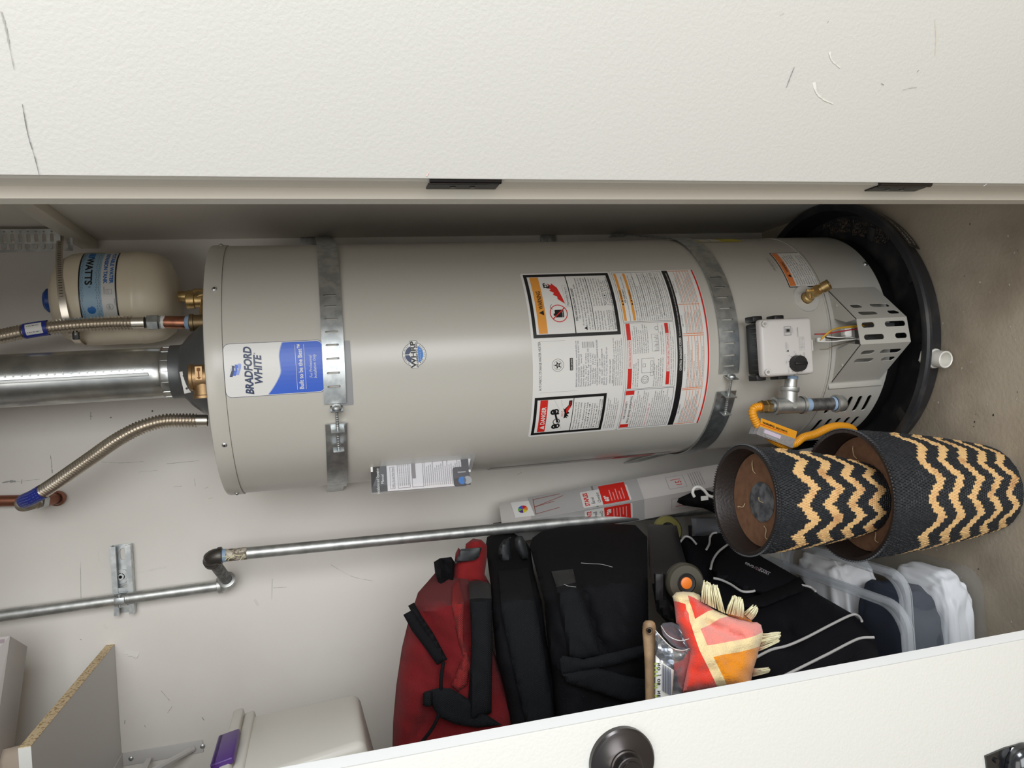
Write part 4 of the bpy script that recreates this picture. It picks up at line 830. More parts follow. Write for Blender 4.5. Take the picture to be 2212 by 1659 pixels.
for i in range(4, len(Pc)//2): 
    p = Pc[i]; t_ = (Pc[i+1]-Pc[i-1]).normalized(); n2 = V((0, 0, 1)).cross(t_).normalized(); n2 = n2 if n2.y < 0 else -n2
    b.box((0, 0, 0), (.0012, .0005, .007), M('slot_dark', (70, 68, 66), .6), Matrix.LocRotScale(p+n2*.001, t_.to_track_quat('X', 'Z'), (1, 1, 1)))
b.build('worm_slot', clamp, 0, kind='stuff')
MB().box(at(164, 722, 1.705), (.022, .008, .012), BLACK, bev=.001).cyl(at(164, 718, 1.70), at(164, 725, 1.699), .004, ZINC).build('worm_housing', clamp, 30, label='black screw housing')
# perforated bracket
br0 = at(-30, 493, 1.80); fn = plane((.3925, 1.775, 1.70), (0, -.0, 1), (-1, 0, 0))
mb = MB(); z0_ = 1.812-1.70; hol = []
for k in range(11):
    u = z0_+.016+k*.0148
    if u < .29: hol.append(slot(u, .018, .007, .02, 4)); hol.append([(u+.0022*cos(a), .004+.0022*sin(a)) for a in [j*pi/3 for j in range(6)]])
plate([(z0_, 0), (z0_+.17, 0), (z0_+.17, .030), (z0_, .030)], hol, fn, .002, GALV, 0, mb)
fn2 = plane((.3925, 1.80, 1.70), (0, 0, 1), (-1, 0, 0)); hol2 = [slot(z0_-.002+k*.0148, .030, .009, .014, 4) for k in range(11)]
plate([(z0_-.016, .0), (z0_+.15, .0), (z0_+.13, .043), (z0_-.016, .041)], hol2, fn2, .002, GALV, 0, mb)
mb.box((.3915, 1.788, 1.70+z0_+.075), (.003, .03, .15), GALV)
top(mb, 'perforated_bracket', 'perforated galvanized angle bracket on the side wall above the tank', 'bracket', smooth=0)
b = MB().box((.390, 1.41, 1.795), (.020, 1.036, .036), TRIM, bev=.001)
top(b, 'wall_batten', 'painted wooden batten along the top of the right side wall', 'batten')
# ---- gas pipe
gp = thing('gas_pipe', (-.36, 1.75, .02), 'galvanized gas pipe dropping down the wall past the black bags', 'pipe')
W0, W1, W2 = at(-60, 1338, 1.895), at(478, 1265, 1.895), at(496, 1260, 1.893)
E1 = at(452, 1203, 1.76); Bt = V((-.355, 1.76, .03)); Bx = at(1548, 1099, 1.76); dirp = (Bx-at(470, 1203, 1.76)).normalized(); Dn = E1+dirp*1.47
MB().cyl(W0, W1, .0133, GALV, n=32).build('wall_run', gp, 40)
MB().cyl(E1+dirp*.02, Dn, .0133, GALV, n=32).build('drop_run', gp, 40)
MB().cyl(W2, E1, .0128, M('grey_nipple', (130, 130, 130), .5, .8, n=(90, (100, 100, 100), .4, .6)), n=28).build('short_nipple', gp, 40)
def elbow(c, d0, d1, r, m, name, lab):
    d0, d1 = V(d0).normalized(), V(d1).normalized(); b = MB(); P_ = []
    for k in range(9): t_ = k/8; P_.append((c+d0*.024)*(1-t_)**2+c*2*t_*(1-t_)+(c+d1*.024)*t_*t_)
    b.tube(P_, r, m, 28); 
    for d_ in (d0, d1): b.lathe(c+d_*.018, d_, [(0, 0), (r*1.1, 0), (r*1.12, .008), (r*1.0, .009), (0, .009)], m, 28)
    return b.build(name, gp, 40, label=lab)
elbow(E1, dirp, W2-E1, .0175, DARKST, 'pipe_elbow', 'dark iron elbow'); elbow(W2, (W1-W2)+V((0, 0, .01)), E1-W2, .0175, GALV, 'pipe_elbow', 'galvanized elbow')
MB().lathe(E1+dirp*.027, dirp, [(.0135, 0), (.0148, .001), (.0142, .008), (.0134, .009)], DOPE, 24).build('sealant_ring', gp, 30, label='pale blue thread sealant')
b = MB().lathe(E1+dirp*.034, dirp, [(.0134, 0), (.0137, .001), (.0137, .044), (.0134, .045)], M('torn_tape', (196, 188, 172), .6, .3, n=(120, (110, 100, 84), .45, .55)), 28)
for k in range(7):
    q = E1+dirp*(.04+.006*k); a = random.uniform(-1, 1); b.tube([q+V((.0, -.0136, 0)), q+V((.004*a, -.0165, .006)), q+V((.012*a, -.017, .012))], .0007, FRI, 5)
b.build('torn_label', gp, 30, label='torn white label residue')
# strut channel and clamp
sc_ = thing('strut_channel', (-.395, 1.91, 1.745), 'short slotted steel strut channel on the wall holding the gas pipe', 'bracket')
mb = MB(); xL, xR = -.478, -.318; zc0, zc1 = 1.7455, 1.787
fn = plane((xL, 1.926, zc0), (1, 0, 0), (0, 0, 1)); plate([(0, 0), (xR-xL, 0), (xR-xL, zc1-zc0), (0, zc1-zc0)], [slot(.137, .0205, .028, .014), slot(.05, .0205, .028, .014)], fn, .002, ZINC, 0, mb)
for z in (zc0, zc1): mb.box(((xL+xR)/2, 1.914, z), (xR-xL, .022, .0022), ZINC)
for z, s_ in ((zc0, 1), (zc1, -1)): mb.box(((xL+xR)/2, 1.9035, z+s_*.005), (xR-xL, .0022, .011), ZINC).box(((xL+xR)/2, 1.9075, z+s_*.0095), (xR-xL, .007, .002), ZINC)
mb.build('channel', sc_, 0)
q = at(262, 1245, 1.922); MB().cyl(q, q+V((0, -.003, 0)), .0165, ZINC, n=28).cyl(q+V((0, -.003, 0)), q+V((0, -.008, 0)), .008, ZINC, n=6).cyl(q+V((0, -.008, 0)), q+V((0, -.0084, 0)), .003, HOLE, n=8).build('bolt_washer', sc_, 30)
q = at(262, 1293, 1.895); mb = MB()
pc = W0.lerp(W1, .6); dpp = (W1-W0).normalized(); q = W0+dpp*((q-W0).dot(dpp))
mb.lathe(q-dpp*.013, dpp, [(.0134, 0), (.0152, 0), (.0152, .026), (.0134, .026)], ZINC, 32).box(q+V((.001, .012, 0)), (.046, .0025, .026), ZINC).box(q+V((0, -.017, 0)), (.016, .009, .022), ZINC, bev=.001).cyl(q+V((-.014, -.017, 0)), q+V((.014, -.017, 0)), .0035, ZINC, n=12)
mb.build('pipe_clamp', sc_, 30)
# ---- gas tee, cap and yellow connector
tt_ = thing('gas_tee', (-.08, 1.35, .26), 'galvanized gas tee with a capped drip leg beside the control valve', 'pipe')
Yt = 1.345; A0, A1, A2, A3 = at(1662, 877, Yt), at(1706, 876, Yt), at(1735, 875, Yt), at(1828, 871, Yt); N0 = at(1710, 812, Yt)
MB().cyl(at(1706, 850, Yt), N0, .0125, GALV, n=28).lathe(N0, (at(1706, 850, Yt)-N0), [(.0135, 0), (.0135, .006), (.0128, .007)], DOPE, 24).build('branch_nipple', tt_, 40)
MB().cyl(at(1672, 877, Yt), A2, .0165, GALV, n=32).cyl(A1, at(1706, 842, Yt), .0155, GALV, n=32).lathe(at(1706, 846, Yt), (N0-A1), [(.0175, 0), (.019, .002), (.019, .009), (.0165, .010), (.013, .010)], GALV, 32).lathe(A2, (A2-A1), [(.0185, -.006), (.0185, .001), (.014, .002)], GALV, 32).lathe(at(1675, 877, Yt), (A1-A2), [(.0185, -.004), (.0185, .004), (.014, .005)], GALV, 32).cyl(A1+V((0, -.0155, 0)), A1+V((0, -.0172, 0)), .006, GALV).build('tee_body', tt_, 40)
MB().cyl(A2, at(1806, 872, Yt), .0133, M('grey_nipple', (130, 130, 130), .5, .8), n=32).lathe(A2, (A3-A2), [(.0140, .001), (.0140, .012), (.0134, .016)], DOPE, 24).build('drip_leg', tt_, 40)
MB().lathe(at(1800, 872, Yt), (A3-A2), [(.0135, -.004), (.0150, -.002), (.0150, .001)], DOPE, 24).lathe(at(1802, 872, Yt), (A3-A2), [(.0155, 0), (.019, .001), (.019, .005), (.0175, .006), (.0175, .018), (.013, .024), (0, .025)], GALV, 28).build('drip_cap', tt_, 40)
MB().cyl(at(1676, 877, Yt), at(1660, 878, Yt), .0125, GALV, n=24).lathe(at(1664, 878, Yt), (A1-A2), [(0, 0), (.0142, 0), (.0142, .010), (.0125, .011), (.0125, .018), (.0135, .019), (.0135, .024), (0, .024)], BRASS, 6).build('flare_nut', tt_, 20, label='brass flare nut')
yh = [at(1650, 879, Yt), at(1636, 879, Yt), at(1627, 884, 1.342), at(1626, 895, 1.34), at(1632, 910, 1.34), at(1641, 925, 1.34), at(1660, 943, 1.342), at(1690, 960, 1.345), at(1716, 958, 1.35), at(1735, 945, 1.36), at(1760, 938, 1.375), at(1790, 924, 1.395), at(1815, 920, 1.42), at(1840, 926, 1.46), at(1850, 945, 1.52)]
b = MB(); corrugated(b, yh, .0088, .0048, YEL, 16, .08); gh = top(b, 'gas_hose', 'yellow corrugated gas hose behind the striped baskets', 'hose', smooth=60)
T0 = [at(1641, 921, 1.329), at(1718, 948, 1.333), at(1712, 968, 1.328), at(1634, 938, 1.324)]; T1 = [at(1644, 903, 1.335), at(1722, 932, 1.34)]
b = MB(); b.add([T0[0], T0[1], T0[2], T0[3]]+[p+V((0, .028, 0)) for p in T0], [(0, 1, 2, 3), (4, 5, 6, 7), (0, 1, 5, 4), (1, 2, 6, 5), (2, 3, 7, 6), (3, 0, 4, 7)], TAG); b.add([T0[0], T0[1], T1[1], T1[0]], [(0, 1, 2, 3)], YEL)
tg = b.build('hose_tag', gh, 0, label='silver and yellow warning tag')
b = MB(); ux = (T1[1]-T1[0]); fn = plane(T0[0].lerp(T1[0], .25), ux, T1[0]-T0[0]); F = Flat(b, fn, None, .0006); F.rect(0, .0, ux.length, .0012, PR, 1); F.text('WARNING', .005, .0035, .006, PK, 2, width=.03, bold=.02); F.text('GASFLEX CONNECTOR', .038, .003, .0055, PK, 2, width=.03, bold=.02)
fn = plane(T0[3], T0[2]-T0[3], T0[0]-T0[3]); F = Flat(b, fn, None, .0006)
F.rect(.012, .009, .055, .0175, M('tag_lilac', (205, 190, 205), .5), 1)
for k in range(9): F.rect(.003+k*.0013, .002, .0036+k*.0013, .017, PG, 2)
F.rect(.02, .002, .05, .007, PG, 2); b.build('tag_print', tg, 0, fixn=False)

# ============================================================ BASKETS
def basket(name, label, base, topc, rb, rt, rec, nst, first, pitch, wdt, seed, rows, felt):
    random.seed(seed); t = thing(name, base, label, 'basket', 'black and tan woven baskets'); base, topc = V(base), V(topc)
    Ax = (topc-base); Hh = Ax.length; Ax.normalize(); a = (V((1, 0, 0))-Ax*Ax.x).normalized(); c = Ax.cross(a); NA = 132; mb = MB(); vs = []; fs = {0: [], 1: []}
    def P_(u, h, o): r = rb+(rt-rb)*(max(0, h/Hh)**.85)+.004*sin(pi*h/Hh)+o; q = 2*pi*u/NA; return base+Ax*h+(a*cos(q)+c*sin(q))*r
    dz = Hh/rows
    for j in range(rows):
        for i in range(NA):
            h = (j+.5)*dz; zig = abs(((i+(j % 2)*.5)/NA*10) % 1-.5)*2  # chevrons round the body
            d = Hh-h; hit = False
            for s_ in range(nst):
                if abs(d-(first+s_*pitch)-(zig-.5)*.030+random.uniform(-.0013, .0013)) < wdt/2: hit = True
            m = 1 if hit else 0; o = (j % 2)*.5; e = random.uniform(.0012, .0026); k = len(vs)
            sk = random.uniform(-.12, .12)
            vs += [P_(i+o, j*dz, 0), P_(i+o+1, j*dz, 0), P_(i+o+1, j*dz+dz, 0), P_(i+o, j*dz+dz, 0), P_(i+o+.2+sk, j*dz+dz*.22, e), P_(i+o+.8+sk, j*dz+dz*.22, e), P_(i+o+.8+sk, j*dz+dz*.8, e*.9), P_(i+o+.2+sk, j*dz+dz*.8, e*.9)]
            fs[m] += [(k, k+1, k+5, k+4), (k+1, k+2, k+6, k+5), (k+2, k+3, k+7, k+6), (k+3, k, k+4, k+7), (k+4, k+5, k+6, k+7)]
    me = bpy.data.meshes.new('woven_wall'); me.from_pydata([tuple(V(v)-V(t.location)) for v in vs], [], fs[0]+fs[1]); me.materials.append(STRAWB); me.materials.append(STRAWT)
    me.polygons.foreach_set('material_index', [0]*len(fs[0])+[1]*len(fs[1])); o = bpy.data.objects.new('woven_wall', me); link(o, t)
    mb = MB(); R1 = rt+.004
    mb.lathe(base, Ax, [(rb-.002, .004), (rt-.006, Hh-.002), (rt-.004, Hh+.003), (rt+.0015, Hh+.0035), (rt+.003, Hh-.002)], RIMK, 96, ref=a); mb.build('lining', t, 60, label='dark brown lining')
    mb = MB()
    for i in range(120):
        q = 2*pi*i/120; p = topc+(a*cos(q)+c*sin(q))*(rt+.0025)+Ax*.0005; mb.tube([p+c*0-Ax*.004, p+(a*-sin(q)+c*cos(q))*.003+Ax*.003+(a*cos(q)+c*sin(q))*.001, p+(a*-sin(q)+c*cos(q))*.006-Ax*.003], .0017, STRAWB, 5, cap=False)
    mb.build('rim_braid', t, 60, kind='stuff')
    dc = topc-Ax*rec; rr = rt-.007-(rt-rb)*rec/Hh
    MB().lathe(dc-Ax*.003, Ax, [(0, 0), (rr, 0), (rr, .003), (0, .003)], KRAFT, 72).build('inner_board', t, 40, label='brown board stitched inside')
    if felt:
        MB().lathe(dc+a*-.004-c*.004, Ax, [(.036, 0), (.0365, .0015), (.034, .0028), (0, .003)], FELT, 48).build('felt_disc', t, 60, label='grey round felt patch')
        mb = MB(); mb.tube([dc+Ax*.0045+a*.004, dc+Ax*.006-a*.002-c*.003, dc+Ax*.004-a*.004-c*.012], .0009, TWINE, 6); mb.build('twine_knot', t, 60)
    for q in (20, 110, 200, 290):
        mb = MB(); q = rad(q); e = (a*cos(q)+c*sin(q)); f = e.cross(Ax); s0 = dc+e*rr*.86+Ax*.001
        mb.tube(spline([s0, s0-e*.006+Ax*.004+f*.002, s0-e*.018+Ax*.002-f*.002, s0-e*.026+Ax*.0015+f*.003], .002), .0009, TWINE, 6); mb.build('twine_knot', t, 60)
    MB().lathe(base, Ax, [(0, 0), (rb, 0), (rb, .004), (0, .004)], STRAWB, 72).build('basket_base', t, 40)
    return t
basket('woven_basket', 'larger black and tan zigzag woven basket standing on the concrete', (-.272, 1.216, .002), (-.252, 1.214, .333), .083, .122, .043, 5, .098, .0505, .021, 3, 56, False)
basket('woven_basket', 'smaller black and tan zigzag basket nested in the larger one, with a grey felt disc', (-.262, 1.213, .2935), (-.238, 1.203, .560), .064, .097, .034, 4, .068, .0545, .0235, 5, 48, True)

# ============================================================ LEFT SHELF AREA
sh = thing('wall_shelf', (-.8, 1.66, 1.797), 'white melamine shelf with a raw chipboard end, high on the left', 'shelf')
a0, a1, b0, b1 = V((-.5505, 1.929, 1.816)), V((-.5505, 1.929, 1.7972)), at(93, 1555.5, 1.40), at(117, 1553, 1.40)
xe = -.5508; yfr = 1.405
b = MB(); b.box(((xe-1.298)/2, (1.929+yfr)/2, 1.8065), (abs(xe+1.298), 1.929-yfr, .0186), MELA); b.build('board', sh, 0)
b = MB().box((xe+.0004, (1.929+yfr)/2, 1.8065), (.0012, 1.929-yfr, .0186), CHIP); b.build('raw_end', sh, 0, label='raw chipboard end')
MB().box(((xe-1.298)/2, yfr-.0004, 1.8065), (abs(xe+1.298), .0012, .0190), MELE).build('front_edging', sh, 0, label='bright white front edging')
lb = thing('shelf_bracket', (-.83, 1.92, 1.62), 'white steel shelf bracket screwed to the wall below the melamine shelf', 'bracket')
q0, q1 = at(268, 1648, 1.926), at(440, 1608, 1.926)
b = MB().box((-.822, 1.9275, 1.708), (.030, .003, .178), MELA, bev=.001).box((-.822, 1.83, 1.796), (.030, .20, .003), MELA).box((-.822, 1.80, 1.735), (.003, .22, .012), MELA, Matrix.Translation((0, 0, 0)))
b.build('arm', lb, 30)
b = MB(); b.tube([(-.822, 1.922, 1.64), (-.822, 1.76, 1.79)], .007, MELA, 8); b.build('brace', lb, 40)
for x, y in ((437, 1609), (283, 1642)): q = at(x, y, 1.9255); MB().lathe((-.822, 1.926, q.z), (0, -1, 0), [(.0058, 0), (.0052, .0016), (.003, .003), (0, .0032)], ZINC, 16).build('screw', lb, 30, label='zinc screw')
# storage bin, tilted
Vv, Ae, Be = at(783, 1588, 1.16), at(548, 1676, 1.16), at(796, 1452, 1.40)
e1 = (Ae-Vv).normalized(); e2 = (Be-Vv); e2 = (e2-e1*e2.dot(e1)); L2 = e2.length; e2.normalize(); e3 = e1.cross(e2).normalized(); e3 = e3 if e3.y < 0 or e3.x < 0 else -e3
L1 = (at(575, 1665, 1.16)-Vv).length*1.40
sb = thing('storage_bin', Vv+V((-.12, .12, -.01)), 'tilted frosted plastic storage bin with a purple latch above the red bag', 'storage bin')
def slab(c0_, ax1, l1, ax2, l2, th, m, mb, r=.012, tp=0):
    """rounded open box walls are built as one bevelled shell"""
L3 = .25
bb = bmesh.new(); bmesh.ops.create_cube(bb, size=1)
for v in bb.verts:
    u_, w_, x_ = v.co.x+.5, v.co.y+.5, v.co.z+.5; tp = .020*(1-u_)
    v.co = Vv+e1*(u_*L1)+e2*(w_*(L2-2*tp)+tp)+e3*(x_*(L3-2*tp)+tp)-e2*.0-e3*.0
bmesh.ops.recalc_face_normals(bb, faces=bb.faces); bmesh.ops.bevel(bb, geom=list(bb.edges), offset=.014, segments=4, affect='EDGES', profile=.5)
b = MB(); b.bm(bb, FROST); b.build('bin_body', sb, 60)
def obox(o_, u0_, u1_, w0_, w1_, x0_, x1_, m, mb, bev=.004):
    bb = bmesh.new(); bmesh.ops.create_cube(bb, size=1)
    for v in bb.verts: v.co = o_+e1*(u0_+(v.co.x+.5)*(u1_-u0_))+e2*(w0_+(v.co.y+.5)*(w1_-w0_))+e3*(x0_+(v.co.z+.5)*(x1_-x0_))
    bmesh.ops.recalc_face_normals(bb, faces=bb.faces); bmesh.ops.bevel(bb, geom=list(bb.edges), offset=bev, segments=3, affect='EDGES', profile=.5); mb.bm(bb, m)
b = MB(); obox(Vv, L1-.004, L1+.014, -.012, L2+.014, -.012, L3+.012, FROST, b); obox(Vv, L1-.022, L1-.004, -.004, L2+.006, -.004, L3+.004, FROST, b, .005); b.build('lid', sb, 60, label='frosted lid and rim')
b = MB(); obox(Vv, L1-.010, L1+.024, L2*.18, L2*.60, -.020, -.009, PURP, b, .003); obox(Vv, L1+.013, L1+.024, L2*.18, L2*.60, -.020, .012, PURP, b, .003); b.build('latch', sb, 40, label='purple latch')
b = MB(); fn = plane(Vv-e1*.0+e2*(L2*.28), e3, e2)
obox(Vv, -.0016, .004, L2*.1, L2*.42, L3*.3, L3*.7, M('kraft_tape', (150, 128, 96), .7), b, .0005); b.build('tape_patch', sb, 0, label='brown tape patch')
# cardboard box and rolled fleece on the shelf
C0 = at(60, 1396, 1.80); d1 = V((-.86, -.5, 0)).normalized(); d2 = V((-.5, .86, 0)).normalized()
cb = thing('cardboard_box', (C0.x-.15, C0.y-.02, C0.z), 'worn white cardboard box with torn flaps at the top left corner', 'cardboard box')
o_ = C0+V((0, 0, 0)); bb = bmesh.new(); bmesh.ops.create_cube(bb, size=1)
for v in bb.verts: v.co = o_+d1*((v.co.x+.5)*.30)-d2*((v.co.y+.5)*.10)+V((0, 0, (v.co.z+.5)*.22))
bmesh.ops.recalc_face_normals(bb, faces=bb.faces); bmesh.ops.bevel(bb, geom=list(bb.edges), offset=.002, segments=2, affect='EDGES', profile=.5); b = MB(); b.bm(bb, CARD); b.build('carton', cb, 40)
o_ = o_-d2*.10; b = MB(); b.add([o_-d2*.001+d1*.0+V((0, 0, -.001)), o_-d2*.016+d1*.03+V((0, 0, .012)), o_-d2*.018+d1*.27+V((0, 0, .01)), o_+d1*.30-d2*.001+V((0, 0, -.001))], [(0, 1, 2, 3)], CARD); b.add([o_-d2*.002+d1*.01+V((0, 0, .018)), o_-d2*.010+d1*.03+V((0, 0, .028)), o_-d2*.012+d1*.26+V((0, 0, .028)), o_+d1*.29-d2*.002+V((0, 0, .02))], [(0, 1, 2, 3)], CARDB); b.build('torn_flap', cb, 0, fixn=False)
b = MB(); F = Flat(b, plane(o_-d2*.0006, d1, (0, 0, 1)), None, .0004); F.rect(.006, .008, .014, .2, M('print_mauve', (160, 144, 150), .5), 1); F.rect(.014, .20, .29, .21, M('print_mauve', (160, 144, 150), .5), 1); F.rect(.07, .045, .11, .12, PR, 2); b.build('carton_print', cb, 0, fixn=False)
b = MB(); rp = [V((-.66, 1.70, 1.895)), V((-.72, 1.68, 1.893)), V((-.82, 1.66, 1.893)), V((-1.0, 1.62, 1.893))]
b.tube(spline(rp, .012), lambda i: .076*(1-max(0, .5-i*.25)*.25)+.002*sin(i*1.3), BEIGE, 28); roll = top(b, 'fleece_roll', 'rolled beige fleece blanket lying on the left end of the shelf', 'blanket', smooth=60)
b = MB(); P_ = spline([at(86, 1590, 1.62), at(78, 1605, 1.62), at(80, 1622, 1.62), at(70, 1636, 1.62), at(74, 1650, 1.62), at(66, 1675, 1.62)], .004)
for k in range(2):
    vs = []
    for i, p in enumerate(P_): vs += [p+V((-.012*k, 0, .004*sin(i*.9+k*2))), p+V((-.006*k+.006*sin(i*.7), .05, -.014+.005*sin(i*.5))), p+V((.006*sin(i*.8+k), .02, -.022))]
    n_ = len(P_); b.add(vs, [(i*3+j, i*3+j+1, i*3+4+j, i*3+3+j) for i in range(n_-1) for j in range(2)], BEIGE)
b.build('ruffled_edge', roll, 60, fixn=False)

# ============================================================ EASEL BOX
Et, Eb = V((-.302, 1.850, .870)), V((-.205, 1.64, .0)); axd = (Eb-Et).normalized()
f1 = V((.80, -.60, 0)); f1 = (f1-axd*f1.dot(axd)).normalized(); f2 = axd.cross(f1).normalized(); f2 = f2 if f2.x < 0 else -f2   # f1: normal of right face, f2: towards camera-left
tE = thing('easel_box', (Eb.x, Eb.y, 0), 'long narrow white and grey easel carton leaning on the wall behind the gas pipe', 'carton')
Wd = .074; LE = (Eb-Et).length-.03; O = Et
def eb(u, w_, x): return O+axd*u+f2*w_+f1*x
vs = [eb(u, w_, x) for u in (0, LE) for w_, x in ((0, 0), (Wd, 0), (Wd, -Wd), (0, -Wd))]
b = MB(); b.add(vs, [(0, 1, 2, 3), (7, 6, 5, 4), (0, 4, 5, 1), (1, 5, 6, 2), (2, 6, 7, 3), (3, 7, 4, 0)], CARD); b.build('carton', tE, 0)
b = MB()
# two printed faces: face A normal f1 spans w 0..Wd ; face B normal f2 spans x 0..-Wd
for fn, fw in ((lambda u, v, h: O+axd*(-v)+f2*(Wd-u)+f1*(h+.0004), 1), (lambda u, v, h: O+axd*(-v)+f2*(Wd+h+.0004)+f1*(-Wd+(Wd-u)*0+0) if False else O+axd*(-v)+f2*(Wd+h+.0004)+f1*(-u), 2)):
    F = Flat(b, fn, None, .0004); F.rect(0, -.36, Wd, -.24 if fw == 1 else -.245, CARDG, 1); F.rect(0, -.245, Wd, -.0, CARDG, 1) if fw == 2 else F.rect(0, -.245, Wd, -.075, CARDG, 1)
    F.rrect(.004, -.33, Wd*.80, -.208, .004, PW2, 2); F.rect(.004, -.325, Wd*.93, -.258, PR, 3)
    F.text('STAPLES', .008, -.225, .0155, PR, 4, width=.045, bold=.03); F.text('Easel', .012, -.239, .0125, PK, 4, width=.022); F.text('Chevalet', .012, -.2545, .012, PK, 4, width=.036)
    F.text('60"', .012, -.275, .015, PW, 4, width=.02, bold=.03)
    for k in range(5): F.rect(.012, -.283-k*.008, .05-(k % 2)*.01, -.2806-k*.008, M('print_rose', (232, 150, 146), .5), 4)
    Y0 = -.43; F.frame(.016, Y0-.045, .058, Y0, .0006, PG, 2); F.text('15', .022, Y0-.035, .022, PR, 3, width=.018); F.rect(.045, Y0-.035, .0465, Y0-.01, PR, 3)
    for k in range(6): F.rect(.012, Y0-.060-k*.006, .06, Y0-.0586-k*.006, PG, 2)
    if fw == 1:
        F.poly([(.008, -.085), (.062, -.076), (.066, -.030), (.012, -.036)], PW, 3); cu, cv_ = .036, -.058
        for i, m in enumerate((PB, M('pie_green', (110, 170, 70), .5), PURP, PY, PO2, PR)): F.poly([(cu, cv_)]+[(cu+.0125*cos(rad(60*i+12*k)), cv_+.0125*sin(rad(60*i+12*k))) for k in range(6)], m, 4)
        for a_, c_ in (((.012, -.088), (.020, -.150)), ((.036, -.088), (.058, -.165)), ((.062, -.088), (.066, -.158)), ((.010, -.088), (.064, -.088)), ((.036, -.088), (.044, -.140))):
            d_ = V((c_[0]-a_[0], c_[1]-a_[1], 0)).normalized(); q = V((-d_.y, d_.x, 0))*.0007; F.poly([(a_[0]-q.x, a_[1]-q.y), (c_[0]-q.x, c_[1]-q.y), (c_[0]+q.x, c_[1]+q.y), (a_[0]+q.x, a_[1]+q.y)], M('easel_red', (150, 70, 50), .5), 5)
    else:
        for a_, c_ in (((.010, -.05), (.06, -.13)), ((.010, -.05), (.012, -.15)), ((.03, -.09), (.05, -.16)), ((.03, -.09), (.012, -.1))):
            d_ = V((c_[0]-a_[0], c_[1]-a_[1], 0)).normalized(); q = V((-d_.y, d_.x, 0))*.0007; F.poly([(a_[0]-q.x, a_[1]-q.y), (c_[0]-q.x, c_[1]-q.y), (c_[0]+q.x, c_[1]+q.y), (a_[0]+q.x, a_[1]+q.y)], M('easel_red', (150, 70, 50), .5), 5)
        F.rect(.02, -.545, .045, -.52, M('photo_brown', (110, 70, 60), .5), 2)
b.build('carton_print', tE, 0, fixn=False)
MB().box(eb(-.004, Wd*.5, -Wd*.55), (.012, .006, .04), BLACK, bev=.002).build('carry_clip', tE, 30, label='black plastic clip')

# ============================================================ BAGS
def bagY(y0, xr, ymax=1.78):
    def f(x, y):
        d = ray(x, y); 
        Yp = xr/(d.x/d.y) if d.x/d.y < -.02 else ymax
        return min(ymax, max(y0, Yp))
    return f
# red rolling backpack: fabric body, pocket, straps, black wheeled panel
YR = bagY(1.27, -.375)
rb_ = thing('rolling_backpack', (-.50, 1.5, .80), 'dark red backpack with black straps, topmost of the stacked bags', 'backpack')
relief([([(846, 1690), (849, 1560), (856, 1480), (868, 1400), (880, 1350), (893, 1310), (903, 1280), (925, 1255), (945, 1232), (985, 1222), (1010, 1240), (1040, 1290), (1064, 1400), (1104, 1500), (1180, 1690)], RED)], YR, 1.86, .05, 70, 12, .014, .015, 1, folds=[(930, 1330, 1000, 1460, 14, .012), (905, 1300, 960, 1425, 8, .008), (880, 1430, 935, 1470, 16, .01), (900, 1600, 960, 1480, 18, .012), (1010, 1270, 1020, 1420, 10, .014)]).build('fabric_body', rb_, 60)
relief([([(990, 1250), (1002, 1300), (1000, 1380), (1015, 1430), (1008, 1480), (990, 1495), (975, 1480), (1000, 1420), (985, 1360), (975, 1310), (978, 1265)], REDL)], lambda x, y: YR(x, y)-.052, '+.05', .012, 16, 9, .006, .05, 4).build('mesh_pocket', rb_, 60, label='brighter red mesh pocket')
relief([([(1004, 1195), (1006, 1175), (1022, 1163), (1040, 1166), (1052, 1178), (1052, 1205), (1047, 1240), (1060, 1265), (1030, 1262), (1008, 1270), (1004, 1330), (985, 1300), (977, 1270), (980, 1232), (984, 1195), (990, 1183)], REDT)], lambda x, y: 1.45-.0003*(y-1200), '+.10', .03, 20, 9, .008, .04, 3, folds=[(1020, 1184, 1044, 1184, 5, .02)]).build('top_flap', rb_, 60, label='soft red flap')
relief([([(937, 1214), (950, 1206), (975, 1203), (982, 1214), (980, 1245), (976, 1296), (965, 1290), (950, 1265), (940, 1240)], BLK)], lambda x, y: 1.43-.0006*(y-1200), '+.12', .02, 14, 8, .008, .04, 6, folds=[(962, 1215, 970, 1270, 9, .03)]).build('side_mesh', rb_, 60, label='black side mesh')
Yz = lambda x, y: YR(x, y)-.060
def bandpoly(c, w_): 
    L_ = []; R_ = []
    for i, (x, y) in enumerate(c):
        x0, y0 = c[max(0, i-1)]; x1, y1 = c[min(len(c)-1, i+1)]; d = sqrt((x1-x0)**2+(y1-y0)**2); nx, ny = -(y1-y0)/d*w_/2, (x1-x0)/d*w_/2
        L_.append((x+nx, y+ny)); R_.append((x-nx, y-ny))
    return L_+R_[::-1]
for c, w_ in (([(888, 1305), (905, 1335), (930, 1372), (960, 1428)], 15), ([(882, 1322), (900, 1355), (925, 1388), (955, 1430)], 25)):
    relief([(bandpoly(c, w_), BLK)], Yz, '+.012', .004, 6, 8).build('zip_band', rb_, 60, label='black zip band')
relief([([(1012, 1256), (1036, 1253), (1060, 1262), (1062, 1293), (1038, 1292), (1015, 1294)], BLK3), ([(1015, 1294), (1038, 1292), (1062, 1293), (1064, 1400), (1062, 1500), (1062, 1540), (1010, 1560), (1012, 1500), (1018, 1400)], BLK2)], lambda x, y: YR(x, y)-.062, '+.02', .012, 12, 10, .004, .03, 8).build('shoulder_strap', rb_, 60, label='black padded strap')
